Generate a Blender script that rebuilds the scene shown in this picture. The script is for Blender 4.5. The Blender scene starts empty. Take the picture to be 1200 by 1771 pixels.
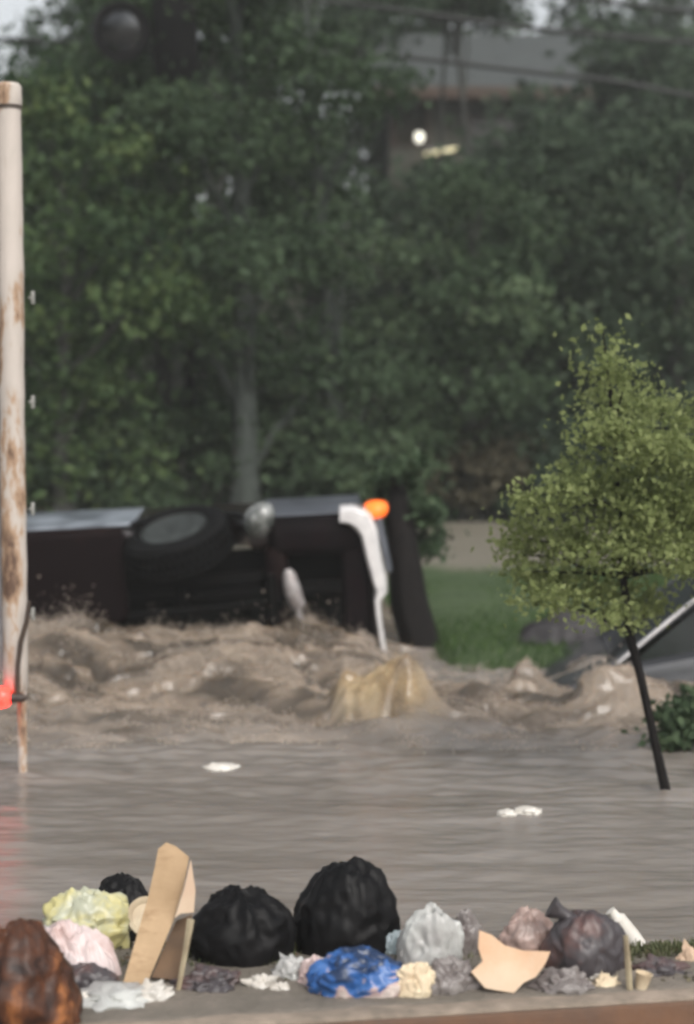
import bpy, bmesh, math, random
import numpy as np
from mathutils import Vector, Matrix, noise as mn

sc = bpy.context.scene
COL = sc.collection
R = math.radians
# ------------------------------------------------------------------ camera model
H, F, PITCH = 1.85, 3000.0, math.atan(185.5 / 3000.0)
cp, sp = math.cos(PITCH), math.sin(PITCH)

def ray(px, py):
    u, v = (px - 600) / F, (885.5 - py) / F
    return Vector((u, cp + v * sp, -sp + v * cp))

def P(px, py, Y):
    d = ray(px, py); t = Y / d.y
    return Vector((d.x * t, Y, H + d.z * t))

def G(px, py, z=0.0):
    d = ray(px, py); t = (z - H) / d.z
    return Vector((d.x * t, d.y * t, z))

def sstep(a, b, x):
    t = np.clip((np.asarray(x, float) - a) / (b - a), 0, 1)
    return t * t * (3 - 2 * t)

# ------------------------------------------------------------------ noise in numpy
def perlin(x, y, seed=0):
    rs = np.random.RandomState(seed)
    perm = rs.permutation(256); ang = rs.rand(256) * 2 * math.pi
    gx, gy = np.cos(ang), np.sin(ang)
    xi, yi = np.floor(x).astype(int), np.floor(y).astype(int)
    xf, yf = x - xi, y - yi
    def g(ix, iy, dx, dy):
        h = perm[(perm[ix & 255] + iy) & 255]
        return gx[h] * dx + gy[h] * dy
    u = xf ** 3 * (xf * (xf * 6 - 15) + 10); v = yf ** 3 * (yf * (yf * 6 - 15) + 10)
    a = g(xi, yi, xf, yf) * (1 - u) + g(xi + 1, yi, xf - 1, yf) * u
    b = g(xi, yi + 1, xf, yf - 1) * (1 - u) + g(xi + 1, yi + 1, xf - 1, yf - 1) * u
    return (a * (1 - v) + b * v) * 1.5

def fbm(x, y, seed, octv=4, gain=.5):
    s = 0; a = 1
    for k in range(octv):
        s = s + a * perlin(x * 2 ** k, y * 2 ** k, seed + k); a *= gain
    return s

# ------------------------------------------------------------------ mesh helpers
class MB:
    def __init__(s): s.v = []; s.f = []
    def add(s, vs, fs):
        o = len(s.v); s.v += [tuple(v) for v in vs]; s.f += [tuple(i + o for i in f) for f in fs]
    def bm(s, bm):
        bm.verts.ensure_lookup_table(); bm.verts.index_update()
        s.add([v.co[:] for v in bm.verts], [[v.index for v in f.verts] for f in bm.faces]); bm.free()
    def box(s, c, d, bev=0.0, rot=None, seg=2):
        bm = bmesh.new(); bmesh.ops.create_cube(bm, size=1)
        for v in bm.verts: v.co = Vector((v.co.x * d[0], v.co.y * d[1], v.co.z * d[2]))
        if bev: bmesh.ops.bevel(bm, geom=bm.edges[:], offset=bev, segments=seg, affect='EDGES', profile=.5)
        m = Matrix.Translation(c)
        if rot: m = m @ Matrix.Rotation(rot[2], 4, 'Z') @ Matrix.Rotation(rot[1], 4, 'Y') @ Matrix.Rotation(rot[0], 4, 'X')
        bm.transform(m); s.bm(bm)
    def prism(s, pts, axis, a, b, bev=0.0, seg=2):
        """polygon in the two axes other than `axis`, extruded a..b"""
        bm = bmesh.new()
        def mk(p, t):
            q = list(p); q.insert(axis, t); return bm.verts.new(q)
        lo = [mk(p, a) for p in pts]; hi = [mk(p, b) for p in pts]; n = len(pts)
        bm.faces.new(lo); bm.faces.new(hi[::-1])
        for i in range(n): bm.faces.new((lo[i], hi[i], hi[(i + 1) % n], lo[(i + 1) % n]))
        bmesh.ops.recalc_face_normals(bm, faces=bm.faces[:])
        if bev:
            es = [e for e in bm.edges if abs(e.verts[0].co[axis] - e.verts[1].co[axis]) < 1e-6]
            bmesh.ops.bevel(bm, geom=es, offset=bev, segments=seg, affect='EDGES', profile=.5)
        s.bm(bm)
    def tube(s, pts, rad, n=8, caps=True, lump=0.0, seed=0):
        pts = [Vector(p) for p in pts]; k = len(pts)
        if not hasattr(rad, '__len__'): rad = [rad] * k
        rnd = random.Random(seed); vs = []; fs = []; prev = None
        for i, p in enumerate(pts):
            t = (pts[min(i + 1, k - 1)] - pts[max(i - 1, 0)]).normalized()
            if prev is None:
                a = Vector((0, 0, 1)) if abs(t.z) < .9 else Vector((1, 0, 0)); n1 = t.cross(a).normalized()
            else: n1 = (prev - t * prev.dot(t)).normalized()
            prev = n1; n2 = t.cross(n1)
            for j in range(n):
                th = 2 * math.pi * j / n; r = rad[i] * (1 + lump * (rnd.random() - .5))
                vs.append(p + (n1 * math.cos(th) + n2 * math.sin(th)) * r)
        for i in range(k - 1):
            for j in range(n):
                fs.append((i * n + j, i * n + (j + 1) % n, (i + 1) * n + (j + 1) % n, (i + 1) * n + j))
        if caps: fs.append(tuple(range(n - 1, -1, -1))); fs.append(tuple(range((k - 1) * n, k * n)))
        s.add(vs, fs)
    def lathe(s, prof, n=32, mat=None, wob=None):
        """profile (r, z) about Z"""
        m = mat or Matrix.Identity(4); vs = []; fs = []; k = len(prof)
        for r, z in prof:
            for j in range(n):
                th = 2 * math.pi * j / n; rr = r * (wob(th, z) if wob else 1)
                vs.append(m @ Vector((rr * math.cos(th), rr * math.sin(th), z)))
        for i in range(k - 1):
            for j in range(n):
                fs.append((i * n + j, i * n + (j + 1) % n, (i + 1) * n + (j + 1) % n, (i + 1) * n + j))
        if prof[0][0] > 1e-5: fs.append(tuple(range(n - 1, -1, -1)))
        if prof[-1][0] > 1e-5: fs.append(tuple(range((k - 1) * n, k * n)))
        s.add(vs, fs)
    def loft(s, secs, caps=True):
        n = len(secs[0]); vs = [p for q in secs for p in q]; fs = []
        for i in range(len(secs) - 1):
            for j in range(n):
                fs.append((i * n + j, i * n + (j + 1) % n, (i + 1) * n + (j + 1) % n, (i + 1) * n + j))
        if caps: fs.append(tuple(range(n - 1, -1, -1))); fs.append(tuple(range((len(secs) - 1) * n, len(secs) * n)))
        s.add(vs, fs)
    def build(s, name, mat, parent=None, ang=35, loc=None):
        me = bpy.data.meshes.new(name); me.from_pydata(s.v, [], s.f); me.validate()
        bm = bmesh.new(); bm.from_mesh(me); bmesh.ops.recalc_face_normals(bm, faces=bm.faces[:]); bm.to_mesh(me); bm.free()
        me.shade_smooth(); me.set_sharp_from_angle(angle=R(ang))
        return link(name, me, mat, parent, loc)

def link(name, me, mat, parent=None, loc=None):
    o = bpy.data.objects.new(name, me); COL.objects.link(o)
    if mat: me.materials.append(mat)
    if parent: o.parent = parent
    if loc is not None: o.location = loc
    return o

def tag(o, label=None, cat=None, group=None, kind=None):
    if label: o['label'] = label
    if cat: o['category'] = cat
    if group: o['group'] = group
    if kind: o['kind'] = kind
    return o

def thing(name, loc, label, cat, group=None, rot=(0, 0, 0)):
    o = bpy.data.objects.new(name, None); COL.objects.link(o); o.location = loc; o.rotation_euler = rot
    o.empty_display_size = .1
    return tag(o, label, cat, group)

def npmesh(name, V, Fq, attrs=None, smooth=False):
    """V (n,3), Fq (m,4) quads -> mesh"""
    me = bpy.data.meshes.new(name); n, m = len(V), len(Fq)
    me.vertices.add(n); me.vertices.foreach_set('co', np.asarray(V, np.float32).ravel())
    k = Fq.shape[1]
    me.loops.add(m * k); me.loops.foreach_set('vertex_index', np.asarray(Fq, np.int32).ravel())
    me.polygons.add(m); me.polygons.foreach_set('loop_start', np.arange(0, m * k, k, dtype=np.int32))
    me.polygons.foreach_set('loop_total', np.full(m, k, np.int32))
    for an, val in (attrs or {}).items():
        a = me.attributes.new(an, 'FLOAT', 'POINT'); a.data.foreach_set('value', np.asarray(val, np.float32))
    me.update(); me.validate()
    if smooth: me.shade_smooth()
    return me

# ------------------------------------------------------------------ materials
class NT:
    def __init__(s, name):
        s.m = bpy.data.materials.new(name); s.m.use_nodes = True; s.t = s.m.node_tree
        s.b = s.t.nodes['Principled BSDF']; s.out = s.t.nodes['Material Output']
    def n(s, typ, **kw):
        x = s.t.nodes.new(typ)
        for k, v in kw.items():
            if k in x.inputs: x.inputs[k].default_value = v
            else: setattr(x, k, v)
        return x
    def l(s, a, b): s.t.links.new(a, b)
    def noise(s, scale, det=5, rough=.6, vec=None, dist=0.0):
        x = s.n('ShaderNodeTexNoise'); x.inputs['Scale'].default_value = scale; x.inputs['Detail'].default_value = det
        x.inputs['Roughness'].default_value = rough; x.inputs['Distortion'].default_value = dist
        s.l(vec or s.coord(), x.inputs['Vector']); return x.outputs['Fac']
    def coord(s):
        if not hasattr(s, 'tc'): s.tc = s.n('ShaderNodeTexCoord')
        return s.tc.outputs['Object']
    def scaled(s, sx, sy, sz):
        x = s.n('ShaderNodeMapping'); x.inputs['Scale'].default_value = (sx, sy, sz); s.l(s.coord(), x.inputs['Vector']); return x.outputs['Vector']
    def ramp(s, fac, stops):
        x = s.n('ShaderNodeValToRGB'); e = x.color_ramp.elements
        while len(e) < len(stops): e.new(.5)
        for k, (p, c) in enumerate(stops):
            e[k].position = p; e[k].color = (*c, 1) if len(c) == 3 else c
        s.l(fac, x.inputs['Fac']); return x.outputs['Color']
    def mix(s, fac, a, b):
        x = s.n('ShaderNodeMix'); x.data_type = 'RGBA'
        for sock, v in ((x.inputs['Factor'], fac), (x.inputs['A'], a), (x.inputs['B'], b)): pass
        ins = {i.identifier: i for i in x.inputs}
        for key, v in (('Factor_Float', fac), ('A_Color', a), ('B_Color', b)):
            if hasattr(v, 'is_output'): s.l(v, ins[key])
            elif key == 'Factor_Float': ins[key].default_value = v
            else: ins[key].default_value = (*v, 1)
        return [o for o in x.outputs if o.identifier == 'Result_Color'][0]
    def attr(s, name):
        x = s.n('ShaderNodeAttribute'); x.attribute_name = name; return x.outputs['Fac']
    def color(s, c):
        if hasattr(c, 'is_output'): s.l(c, s.b.inputs['Base Color'])
        else: s.b.inputs['Base Color'].default_value = (*c, 1)
    def set(s, rough=.5, metal=0, spec=.5, **kw):
        s.b.inputs['Roughness'].default_value = rough; s.b.inputs['Metallic'].default_value = metal
        s.b.inputs['Specular IOR Level'].default_value = spec
        for k, v in kw.items(): s.b.inputs[k.replace('_', ' ')].default_value = v
    def bump(s, h, strength=.3, dist=.01):
        x = s.n('ShaderNodeBump'); x.inputs['Strength'].default_value = strength; x.inputs['Distance'].default_value = dist
        s.l(h, x.inputs['Height']); s.l(x.outputs['Normal'], s.b.inputs['Normal'])

def simple(name, c1, c2=None, scale=6, rough=.5, metal=0, spec=.5, bump=.0, bscale=None, lo=.35, hi=.65, **kw):
    t = NT(name); c2 = c2 or tuple(x * .6 for x in c1)
    f = t.noise(scale, 6, .65)
    t.color(t.ramp(f, [(lo, c2), (hi, c1)])); t.set(rough, metal, spec, **kw)
    r = t.n('ShaderNodeMapRange'); t.l(f, r.inputs['Value']); r.inputs['To Min'].default_value = max(.02, rough - .12); r.inputs['To Max'].default_value = min(1, rough + .12)
    t.l(r.outputs['Result'], t.b.inputs['Roughness'])
    if bump: t.bump(t.noise(bscale or scale * 4, 6), bump, .01)
    return t.m

def leafmat(name, dark, mid, light, trans=.25):
    t = NT(name); a = t.attr('tint')
    c = t.ramp(a, [(.0, dark), (.5, mid), (1, light)]); t.color(c); t.set(.6, 0, .12)
    tr = t.n('ShaderNodeBsdfTranslucent'); t.l(c, tr.inputs['Color'])
    ms = t.n('ShaderNodeMixShader'); ms.inputs[0].default_value = trans
    t.l(t.b.outputs[0], ms.inputs[1]); t.l(tr.outputs[0], ms.inputs[2]); t.l(ms.outputs[0], t.out.inputs[0])
    return t.m

def emit(name, col, strength, base=None):
    t = NT(name); t.color(base or col); t.set(.25)
    f = t.noise(25, 3); t.l(t.ramp(f, [(.3, tuple(c * .55 for c in col)), (.7, col)]), t.b.inputs['Emission Color'])
    t.b.inputs['Emission Strength'].default_value = strength
    return t.m

M = {}
M['leaf_forest'] = leafmat('forest_leaves', (.031, .051, .028), (.062, .096, .051), (.104, .144, .076))
M['leaf_dull'] = leafmat('dull_leaves', (.030, .047, .030), (.057, .084, .052), (.094, .124, .077))
M['leaf_light'] = leafmat('light_leaves', (.026, .050, .024), (.058, .095, .038), (.115, .155, .06))
M['leaf_sap'] = leafmat('sapling_leaves', (.13, .165, .066), (.24, .285, .112), (.34, .385, .17), .5)
M['leaf_brown'] = leafmat('brownish_leaves', (.05, .045, .03), (.10, .09, .06), (.17, .15, .10))
M['grass'] = leafmat('grass_blades', (.03, .06, .02), (.058, .105, .032), (.10, .15, .05), .2)
M['grass_mud'] = leafmat('muddy_grass', (.045, .055, .026), (.105, .118, .058), (.18, .18, .11), .2)
M['bark'] = simple('bark', (.045, .046, .040), (.02, .021, .018), 9, .85, bump=.8, bscale=25)
M['bark_pale'] = simple('pale_bark', (.050, .060, .052), (.025, .032, .028), 7, .85, bump=.7, bscale=22)
M['bark_dark'] = simple('wet_dark_bark', (.012, .010, .0095), (.006, .005, .005), 9, .75, spec=.15, bump=.8, bscale=25)
M['rubber'] = simple('tyre_rubber', (.005, .005, .0055), (.003, .003, .003), 12, .75, spec=.1, bump=.2)
M['black_plastic'] = simple('black_plastic_sheet', (.007, .0065, .007), (.004, .004, .0045), 5, .5, spec=.15, bump=.1, bscale=30)
M['black_metal'] = simple('underbody_metal', (.004, .0035, .0035), (.002, .002, .002), 8, .8, spec=.08, bump=.3)
M['steel'] = simple('worn_steel', (.42, .41, .40), (.25, .24, .23), 14, .35, .7)
M['chrome'] = simple('scuffed_chrome', (.80, .78, .77), (.62, .60, .60), 10, .3, .0, .6)
M['rim'] = simple('muddy_wheel_rim', (.045, .052, .049), (.012, .014, .013), 11, .5, .1)
M['muffler'] = simple('muffler_steel', (.42, .40, .40), (.2, .17, .16), 10, .45, .3)
M['clip'] = simple('dull_white_clip', (.30, .30, .28), (.2, .2, .18), 20, .6)
M['flap'] = simple('wet_grey_flap', (.33, .34, .33), (.05, .055, .05), 7, .25, .0, .8, lo=.42, hi=.6)
M['wire'] = simple('cable_black', (.012, .012, .013), None, 8, .5)

def paint(name, c, c2):
    t = NT(name)
    f = t.noise(3.5, 6, .7)
    t.color(t.ramp(f, [(.38, c2), (.6, c)])); t.set(.32, 0, .5)
    t.b.inputs['Coat Weight'].default_value = .7; t.b.inputs['Coat Roughness'].default_value = .08
    return t.m
M['maroon'] = paint('maroon_paint', (.014, .006, .007), (.009, .005, .0055))
M['maroon_low'] = simple('mud_streaked_maroon', (.0055, .0022, .0026), (.020, .010, .008), 2.2, .7, spec=.08, lo=.28, hi=.44)
M['skirt'] = simple('black_maroon_skirt', (.004, .003, .0035), (.007, .003, .004), 3, .7, spec=.08)
M['sky_silver'] = simple('painted_sky_sheen', (.27, .30, .34), (.10, .115, .135), 2.2, .35, .1, .7, lo=.38, hi=.56)  # silver stands for sky reflected on the maroon side, put into the colour
M['side_blue'] = simple('blue_grey_sheen_and_pad', (.10, .11, .13), (.06, .065, .08), 3, .35, .0, .6)  # blue-grey of the reflected sky put into the colour; bumper pad shares it
M['silver'] = paint('charcoal_paint', (.048, .050, .056), (.03, .031, .035))
M['glass'] = simple('dark_glass', (.012, .016, .014), (.008, .010, .009), 4, .12, spec=.3)
M['windscreen'] = simple('fogged_windscreen', (.055, .06, .07), (.03, .034, .04), 9, .2, spec=.5)

# peeling white post with rust stains
t = NT('peeling_white_paint')
v = t.scaled(6, 6, 1.6); f = t.noise(1.6, 8, .7, v)
f2 = t.noise(1.7, 4, .6, t.scaled(1.6, 1.6, 1.1))
ms = t.n('ShaderNodeMath', operation='MULTIPLY'); t.l(f, ms.inputs[0]); t.l(f2, ms.inputs[1])
t.color(t.ramp(ms.outputs[0], [(.16, (.53, .47, .425)), (.25, (.48, .43, .385)), (.292, (.38, .25, .16)), (.352, (.10, .055, .035))])); t.set(.6)
t.bump(f, .4); M['post'] = t.m

# muddy water: silt colour, foam where the surface breaks
t = NT('muddy_water')
fn = t.noise(7, 6, .62, t.scaled(.55, 1.0, 1)); n2 = t.noise(1.1, 5, .6, t.scaled(.5, 1.3, 1))
base = t.ramp(n2, [(.32, (.195, .172, .152)), (.68, (.265, .236, .212))])
fm = t.attr('foam')
ad = t.n('ShaderNodeMath', operation='MULTIPLY_ADD'); t.l(fn, ad.inputs[0]); ad.inputs[1].default_value = 1.5; ad.inputs[2].default_value = -.25
fr = t.noise(26, 6, .7, t.scaled(.6, 1.2, 1), 1.2); fq = t.n('ShaderNodeMath', operation='MULTIPLY_ADD'); t.l(fr, fq.inputs[0]); fq.inputs[1].default_value = 2.6; fq.inputs[2].default_value = -.55
fw_ = t.n('ShaderNodeMath', operation='MULTIPLY'); t.l(fq.outputs[0], fw_.inputs[0]); t.l(ad.outputs[0], fw_.inputs[1]); ad = fw_
mu = t.n('ShaderNodeMath', operation='MULTIPLY', use_clamp=True); t.l(fm, mu.inputs[0]); t.l(ad.outputs[0], mu.inputs[1])
base = t.mix(t.attr('warm'), base, t.ramp(n2, [(.32, (.165, .128, .095)), (.68, (.235, .186, .142))]))
c1 = t.mix(mu.outputs[0], base, (.46, .38, .305))
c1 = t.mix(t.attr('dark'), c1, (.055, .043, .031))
sl = t.ramp(t.noise(4.5, 3, .5, t.scaled(1, .7, .8), .6), [(.36, (.26, .175, .09)), (.5, (.46, .335, .185)), (.62, (.62, .49, .31))])
c2 = t.mix(t.attr('silt'), c1, sl)
t.color(c2); t.set(.22, 0, .5); t.b.inputs['Subsurface Weight'].default_value = .6; t.b.inputs['Subsurface Radius'].default_value = (.9, .6, .4); t.b.inputs['Subsurface Scale'].default_value = .05
ma = t.n('ShaderNodeMath', operation='MULTIPLY_ADD'); t.l(fm, ma.inputs[0]); ma.inputs[1].default_value = .30; ma.inputs[2].default_value = .15
t.l(ma.outputs[0], t.b.inputs['Roughness'])
t.bump(t.noise(9, 6, .6, t.scaled(.45, 1.6, 1)), .35, .03)
M['water'] = t.m
M['spray'] = simple('muddy_spray', (.52, .44, .37), (.35, .29, .235), 5, .3)
M['sand_spray'] = simple('sandy_spray', (.60, .47, .31), (.46, .34, .20), 7, .4)

t = NT('ground_cover')
f = t.noise(2.2, 8, .7); fs = t.noise(30, 5, .7)
grav = t.ramp(fs, [(.3, (.13, .118, .09)), (.7, (.21, .19, .15))])
gr = t.ramp(f, [(.3, (.036, .062, .022)), (.7, (.062, .095, .034))])
mud = t.ramp(f, [(.3, (.09, .078, .06)), (.5, (.16, .14, .115)), (.72, (.26, .22, .185))])
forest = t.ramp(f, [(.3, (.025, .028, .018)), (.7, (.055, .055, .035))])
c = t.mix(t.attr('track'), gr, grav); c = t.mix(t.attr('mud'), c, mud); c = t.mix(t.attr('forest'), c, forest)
t.color(c); t.set(.75); t.bump(fs, .6, .03); M['ground'] = t.m

M['beam'] = simple('brown_stained_wood', (.125, .052, .018), (.065, .027, .010), 4, .6, bump=.4, bscale=14)
M['beam_top'] = simple('worn_concrete_top', (.33, .265, .21), (.17, .14, .11), 9, .8, bump=.6)
t = NT('wet_cardboard'); f = t.noise(3, 6, .65); f3 = t.noise(11, 6, .7, t.scaled(.5, .5, 2.2))
ca = t.ramp(f, [(.35, (.33, .22, .12)), (.62, (.48, .335, .20))]); cb_ = t.ramp(f3, [(.52, (0, 0, 0)), (.66, (1, 1, 1))])
t.color(t.mix(cb_, ca, (.30, .19, .10))); t.set(.75); t.bump(f3, .25, .01); M['card'] = t.m
M['card_pink'] = simple('faded_cardboard', (.60, .47, .34), (.50, .34, .24), 3, .75, bump=.15)
M['foam_board'] = simple('peach_board', (.60, .46, .33), (.58, .36, .22), 2.6, .7, bump=.3, lo=.4, hi=.6)
M['wood'] = simple('pale_stick_wood', (.42, .36, .24), (.25, .2, .13), 9, .75, bump=.3)
M['card_shade_clod'] = simple('card_shade_and_clod_brown', (.14, .08, .04), (.07, .04, .02), 6, .7)  # shade of the cardboard's dark side put into the colour; clods share it
def filmy(name, a, b, scale, rough=.38, trans=.25, lo=.4, hi=.6):
    m = simple(name, a, b, scale, rough, bump=.25, bscale=14, lo=lo, hi=hi); m.node_tree.nodes['Principled BSDF'].inputs['Subsurface Weight'].default_value = trans
    m.node_tree.nodes['Principled BSDF'].inputs['Subsurface Radius'].default_value = (.02, .02, .02); return m
M['white_bag'] = filmy('white_film', (.50, .51, .49), (.34, .33, .32), 5)
M['pinkwhite_bag'] = filmy('pinkish_white_film', (.66, .57, .56), (.42, .26, .23), 4, lo=.34, hi=.55)
M['yellow_bag'] = filmy('yellow_green_film', (.55, .50, .23), (.42, .43, .33), 8, lo=.40, hi=.58)
M['paleblue_bag'] = filmy('pale_blue_film', (.38, .44, .47), (.26, .32, .33), 10)
M['grey_bag'] = filmy('grey_film', (.22, .20, .19), (.11, .09, .085), 6)
M['pink_bag'] = filmy('dusty_pink_film', (.42, .29, .25), (.24, .18, .16), 5)
M['dusk_bag'] = filmy('brown_black_film', (.055, .048, .052), (.15, .066, .052), 4, .45, 0.05, lo=.3, hi=.5)
M['white_plastic'] = simple('white_plastic', (.72, .69, .64), (.58, .54, .48), 9, .4)
M['paper'] = simple('white_paper', (.62, .60, .56), (.42, .38, .33), 12, .7)
M['cream_paper'] = simple('cream_paper', (.74, .64, .46), (.55, .42, .28), 9, .6)
t = NT('blue_printed_film'); f = t.noise(9, 3, .5, t.scaled(1, 1, 1.6), .8)
sx = t.n('ShaderNodeSeparateXYZ'); t.l(t.coord(), sx.inputs[0]); zz = t.n('ShaderNodeMath', operation='MULTIPLY_ADD'); t.l(sx.outputs['Z'], zz.inputs[0]); zz.inputs[1].default_value = -2.2; zz.inputs[2].default_value = .11
az = t.n('ShaderNodeMath', operation='ADD'); t.l(f, az.inputs[0]); t.l(zz.outputs[0], az.inputs[1]); f = az.outputs[0]
t.color(t.ramp(f, [(.34, (.012, .03, .08)), (.42, (.022, .095, .30)), (.50, (.05, .14, .36)), (.54, (.50, .36, .35)), (.64, (.60, .52, .48))])); t.set(.35)
t.bump(t.noise(14, 5), .25, .01); M['blue_bag'] = t.m
t = NT('copper_brown_film'); f = t.noise(6, 5, .6, None, .5)
t.color(t.ramp(f, [(.42, (.020, .010, .008)), (.55, (.085, .030, .013)), (.64, (.30, .115, .04)), (.76, (.50, .25, .12))])); t.set(.55, 0, .3)
t.b.inputs['Coat Weight'].default_value = .05; t.bump(t.noise(10, 5), .4, .02); M['copper_bag'] = t.m
M['rock'] = simple('dark_wet_earth', (.028, .024, .027), (.014, .012, .014), 5, .6, bump=.6, bscale=14)
M['red_lens'] = emit('lit_red_lens', (1, .03, .02), 5)
M['amber_lens'] = emit('lit_amber_lens', (1, .12, .012), 1.3, (.8, .2, .03))
M['lamp_glow'] = emit('lit_white_lamp', (1, .95, .80), 1.2, (.9, .9, .8))
M['tube_glow'] = emit('lit_strip_lamp', (1, .85, .45), .8, (.9, .85, .6))
M['wall_tan'] = simple('tan_render', (.078, .074, .058), (.055, .055, .044), 2, .9, bump=.2)
M['roof'] = simple('grey_roof_sheet', (.058, .066, .066), (.04, .046, .046), 3, .8, bump=.2)
M['eave'] = simple('red_brown_eave', (.072, .042, .030), (.05, .035, .025), 4, .8)
M['win'] = simple('dark_window_glass', (.018, .016, .012), (.03, .026, .02), 5, .1)
M['mirror'] = simple('mirror_glass', (.12, .125, .13), (.02, .021, .024), 6, .14, 1.0)
M['dark_metal'] = simple('dark_bracket_metal', (.035, .025, .022), (.06, .035, .02), 14, .55)
M['grey_pipe'] = simple('grey_pipe', (.25, .25, .26), (.17, .16, .16), 9, .5)

# ------------------------------------------------------------------ terrain
E0, E1 = G(452, 1770, .13), G(1200, 1724, .13)      # near edge of the bank, where the timber runs
def terr(x, y):
    x = np.asarray(x, float); y = np.asarray(y, float)
    shore = 15.2 - 3.45 * sstep(.3, .8, x) + .9 * sstep(2.6, 4, x) + .15 * np.sin(x * 2.3)
    near = .12 - .30 * sstep(5.32, 6.3, y + .05 * np.sin(x * 3)) - .9 * sstep(6.3, 8, y)
    far = np.where(y > shore, -.0 + .030 * (y - shore) + .07 * sstep(0, .5, y - shore), -.9 * sstep(0, 1.6, shore - y))
    far = far + 5.0 * sstep(22, 42, y) + 4 * sstep(42, 90, y)
    near = near - .36 * sstep(.10, .02, y - (E0.y + (x - E0.x) * (E1.y - E0.y) / (E1.x - E0.x)))
    z = np.where(y < 8.5, near, np.maximum(far, -1.08 + 0 * y))
    return z

def onground(px, py):
    d = ray(px, py); t = 3.0
    for _ in range(4000):
        p = Vector((d.x * t, d.y * t, H + d.z * t))
        if p.z <= float(terr(p.x, p.y)): return p
        t += .004
    return p

xs = np.concatenate([-np.geomspace(160, 7.2, 26), np.arange(-7, 7.01, .12), np.geomspace(7.2, 160, 26)])
ys = np.concatenate([np.linspace(-60, 3.5, 14), np.arange(3.7, 4.6, .08), np.arange(4.6, 5.4, .02), np.arange(5.4, 26, .08), np.geomspace(26.2, 320, 60)])
X, Y = np.meshgrid(xs, ys); Z = terr(X, Y)
Z = Z + fbm(X * .9, Y * .9, 5, 3) * .03 * sstep(5.9, 5.2, Y) * sstep(5.05, 5.3, Y) + fbm(X * .5, Y * .5, 15, 3) * .06 * sstep(12.5, 15, Y)
nx, ny = len(xs), len(ys)
idx = np.arange(nx * ny).reshape(ny, nx)
Q = np.stack([idx[:-1, :-1], idx[:-1, 1:], idx[1:, 1:], idx[1:, :-1]], -1).reshape(-1, 4)
wob = fbm(X * .6, Y * .6, 44, 3)
track = sstep(16.6, 17.1, Y + wob * .5) * (1 - sstep(20.8, 21.6, Y + wob * .7))
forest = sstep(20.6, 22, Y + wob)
mud = 1 - sstep(11, 12.2, Y + wob * .3)
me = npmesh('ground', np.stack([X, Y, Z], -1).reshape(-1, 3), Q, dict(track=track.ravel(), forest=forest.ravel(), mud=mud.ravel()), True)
tag(link('ground', me, M['ground']), 'muddy riverbank and green lawn with a gravel track behind the flood', kind='structure')

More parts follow.
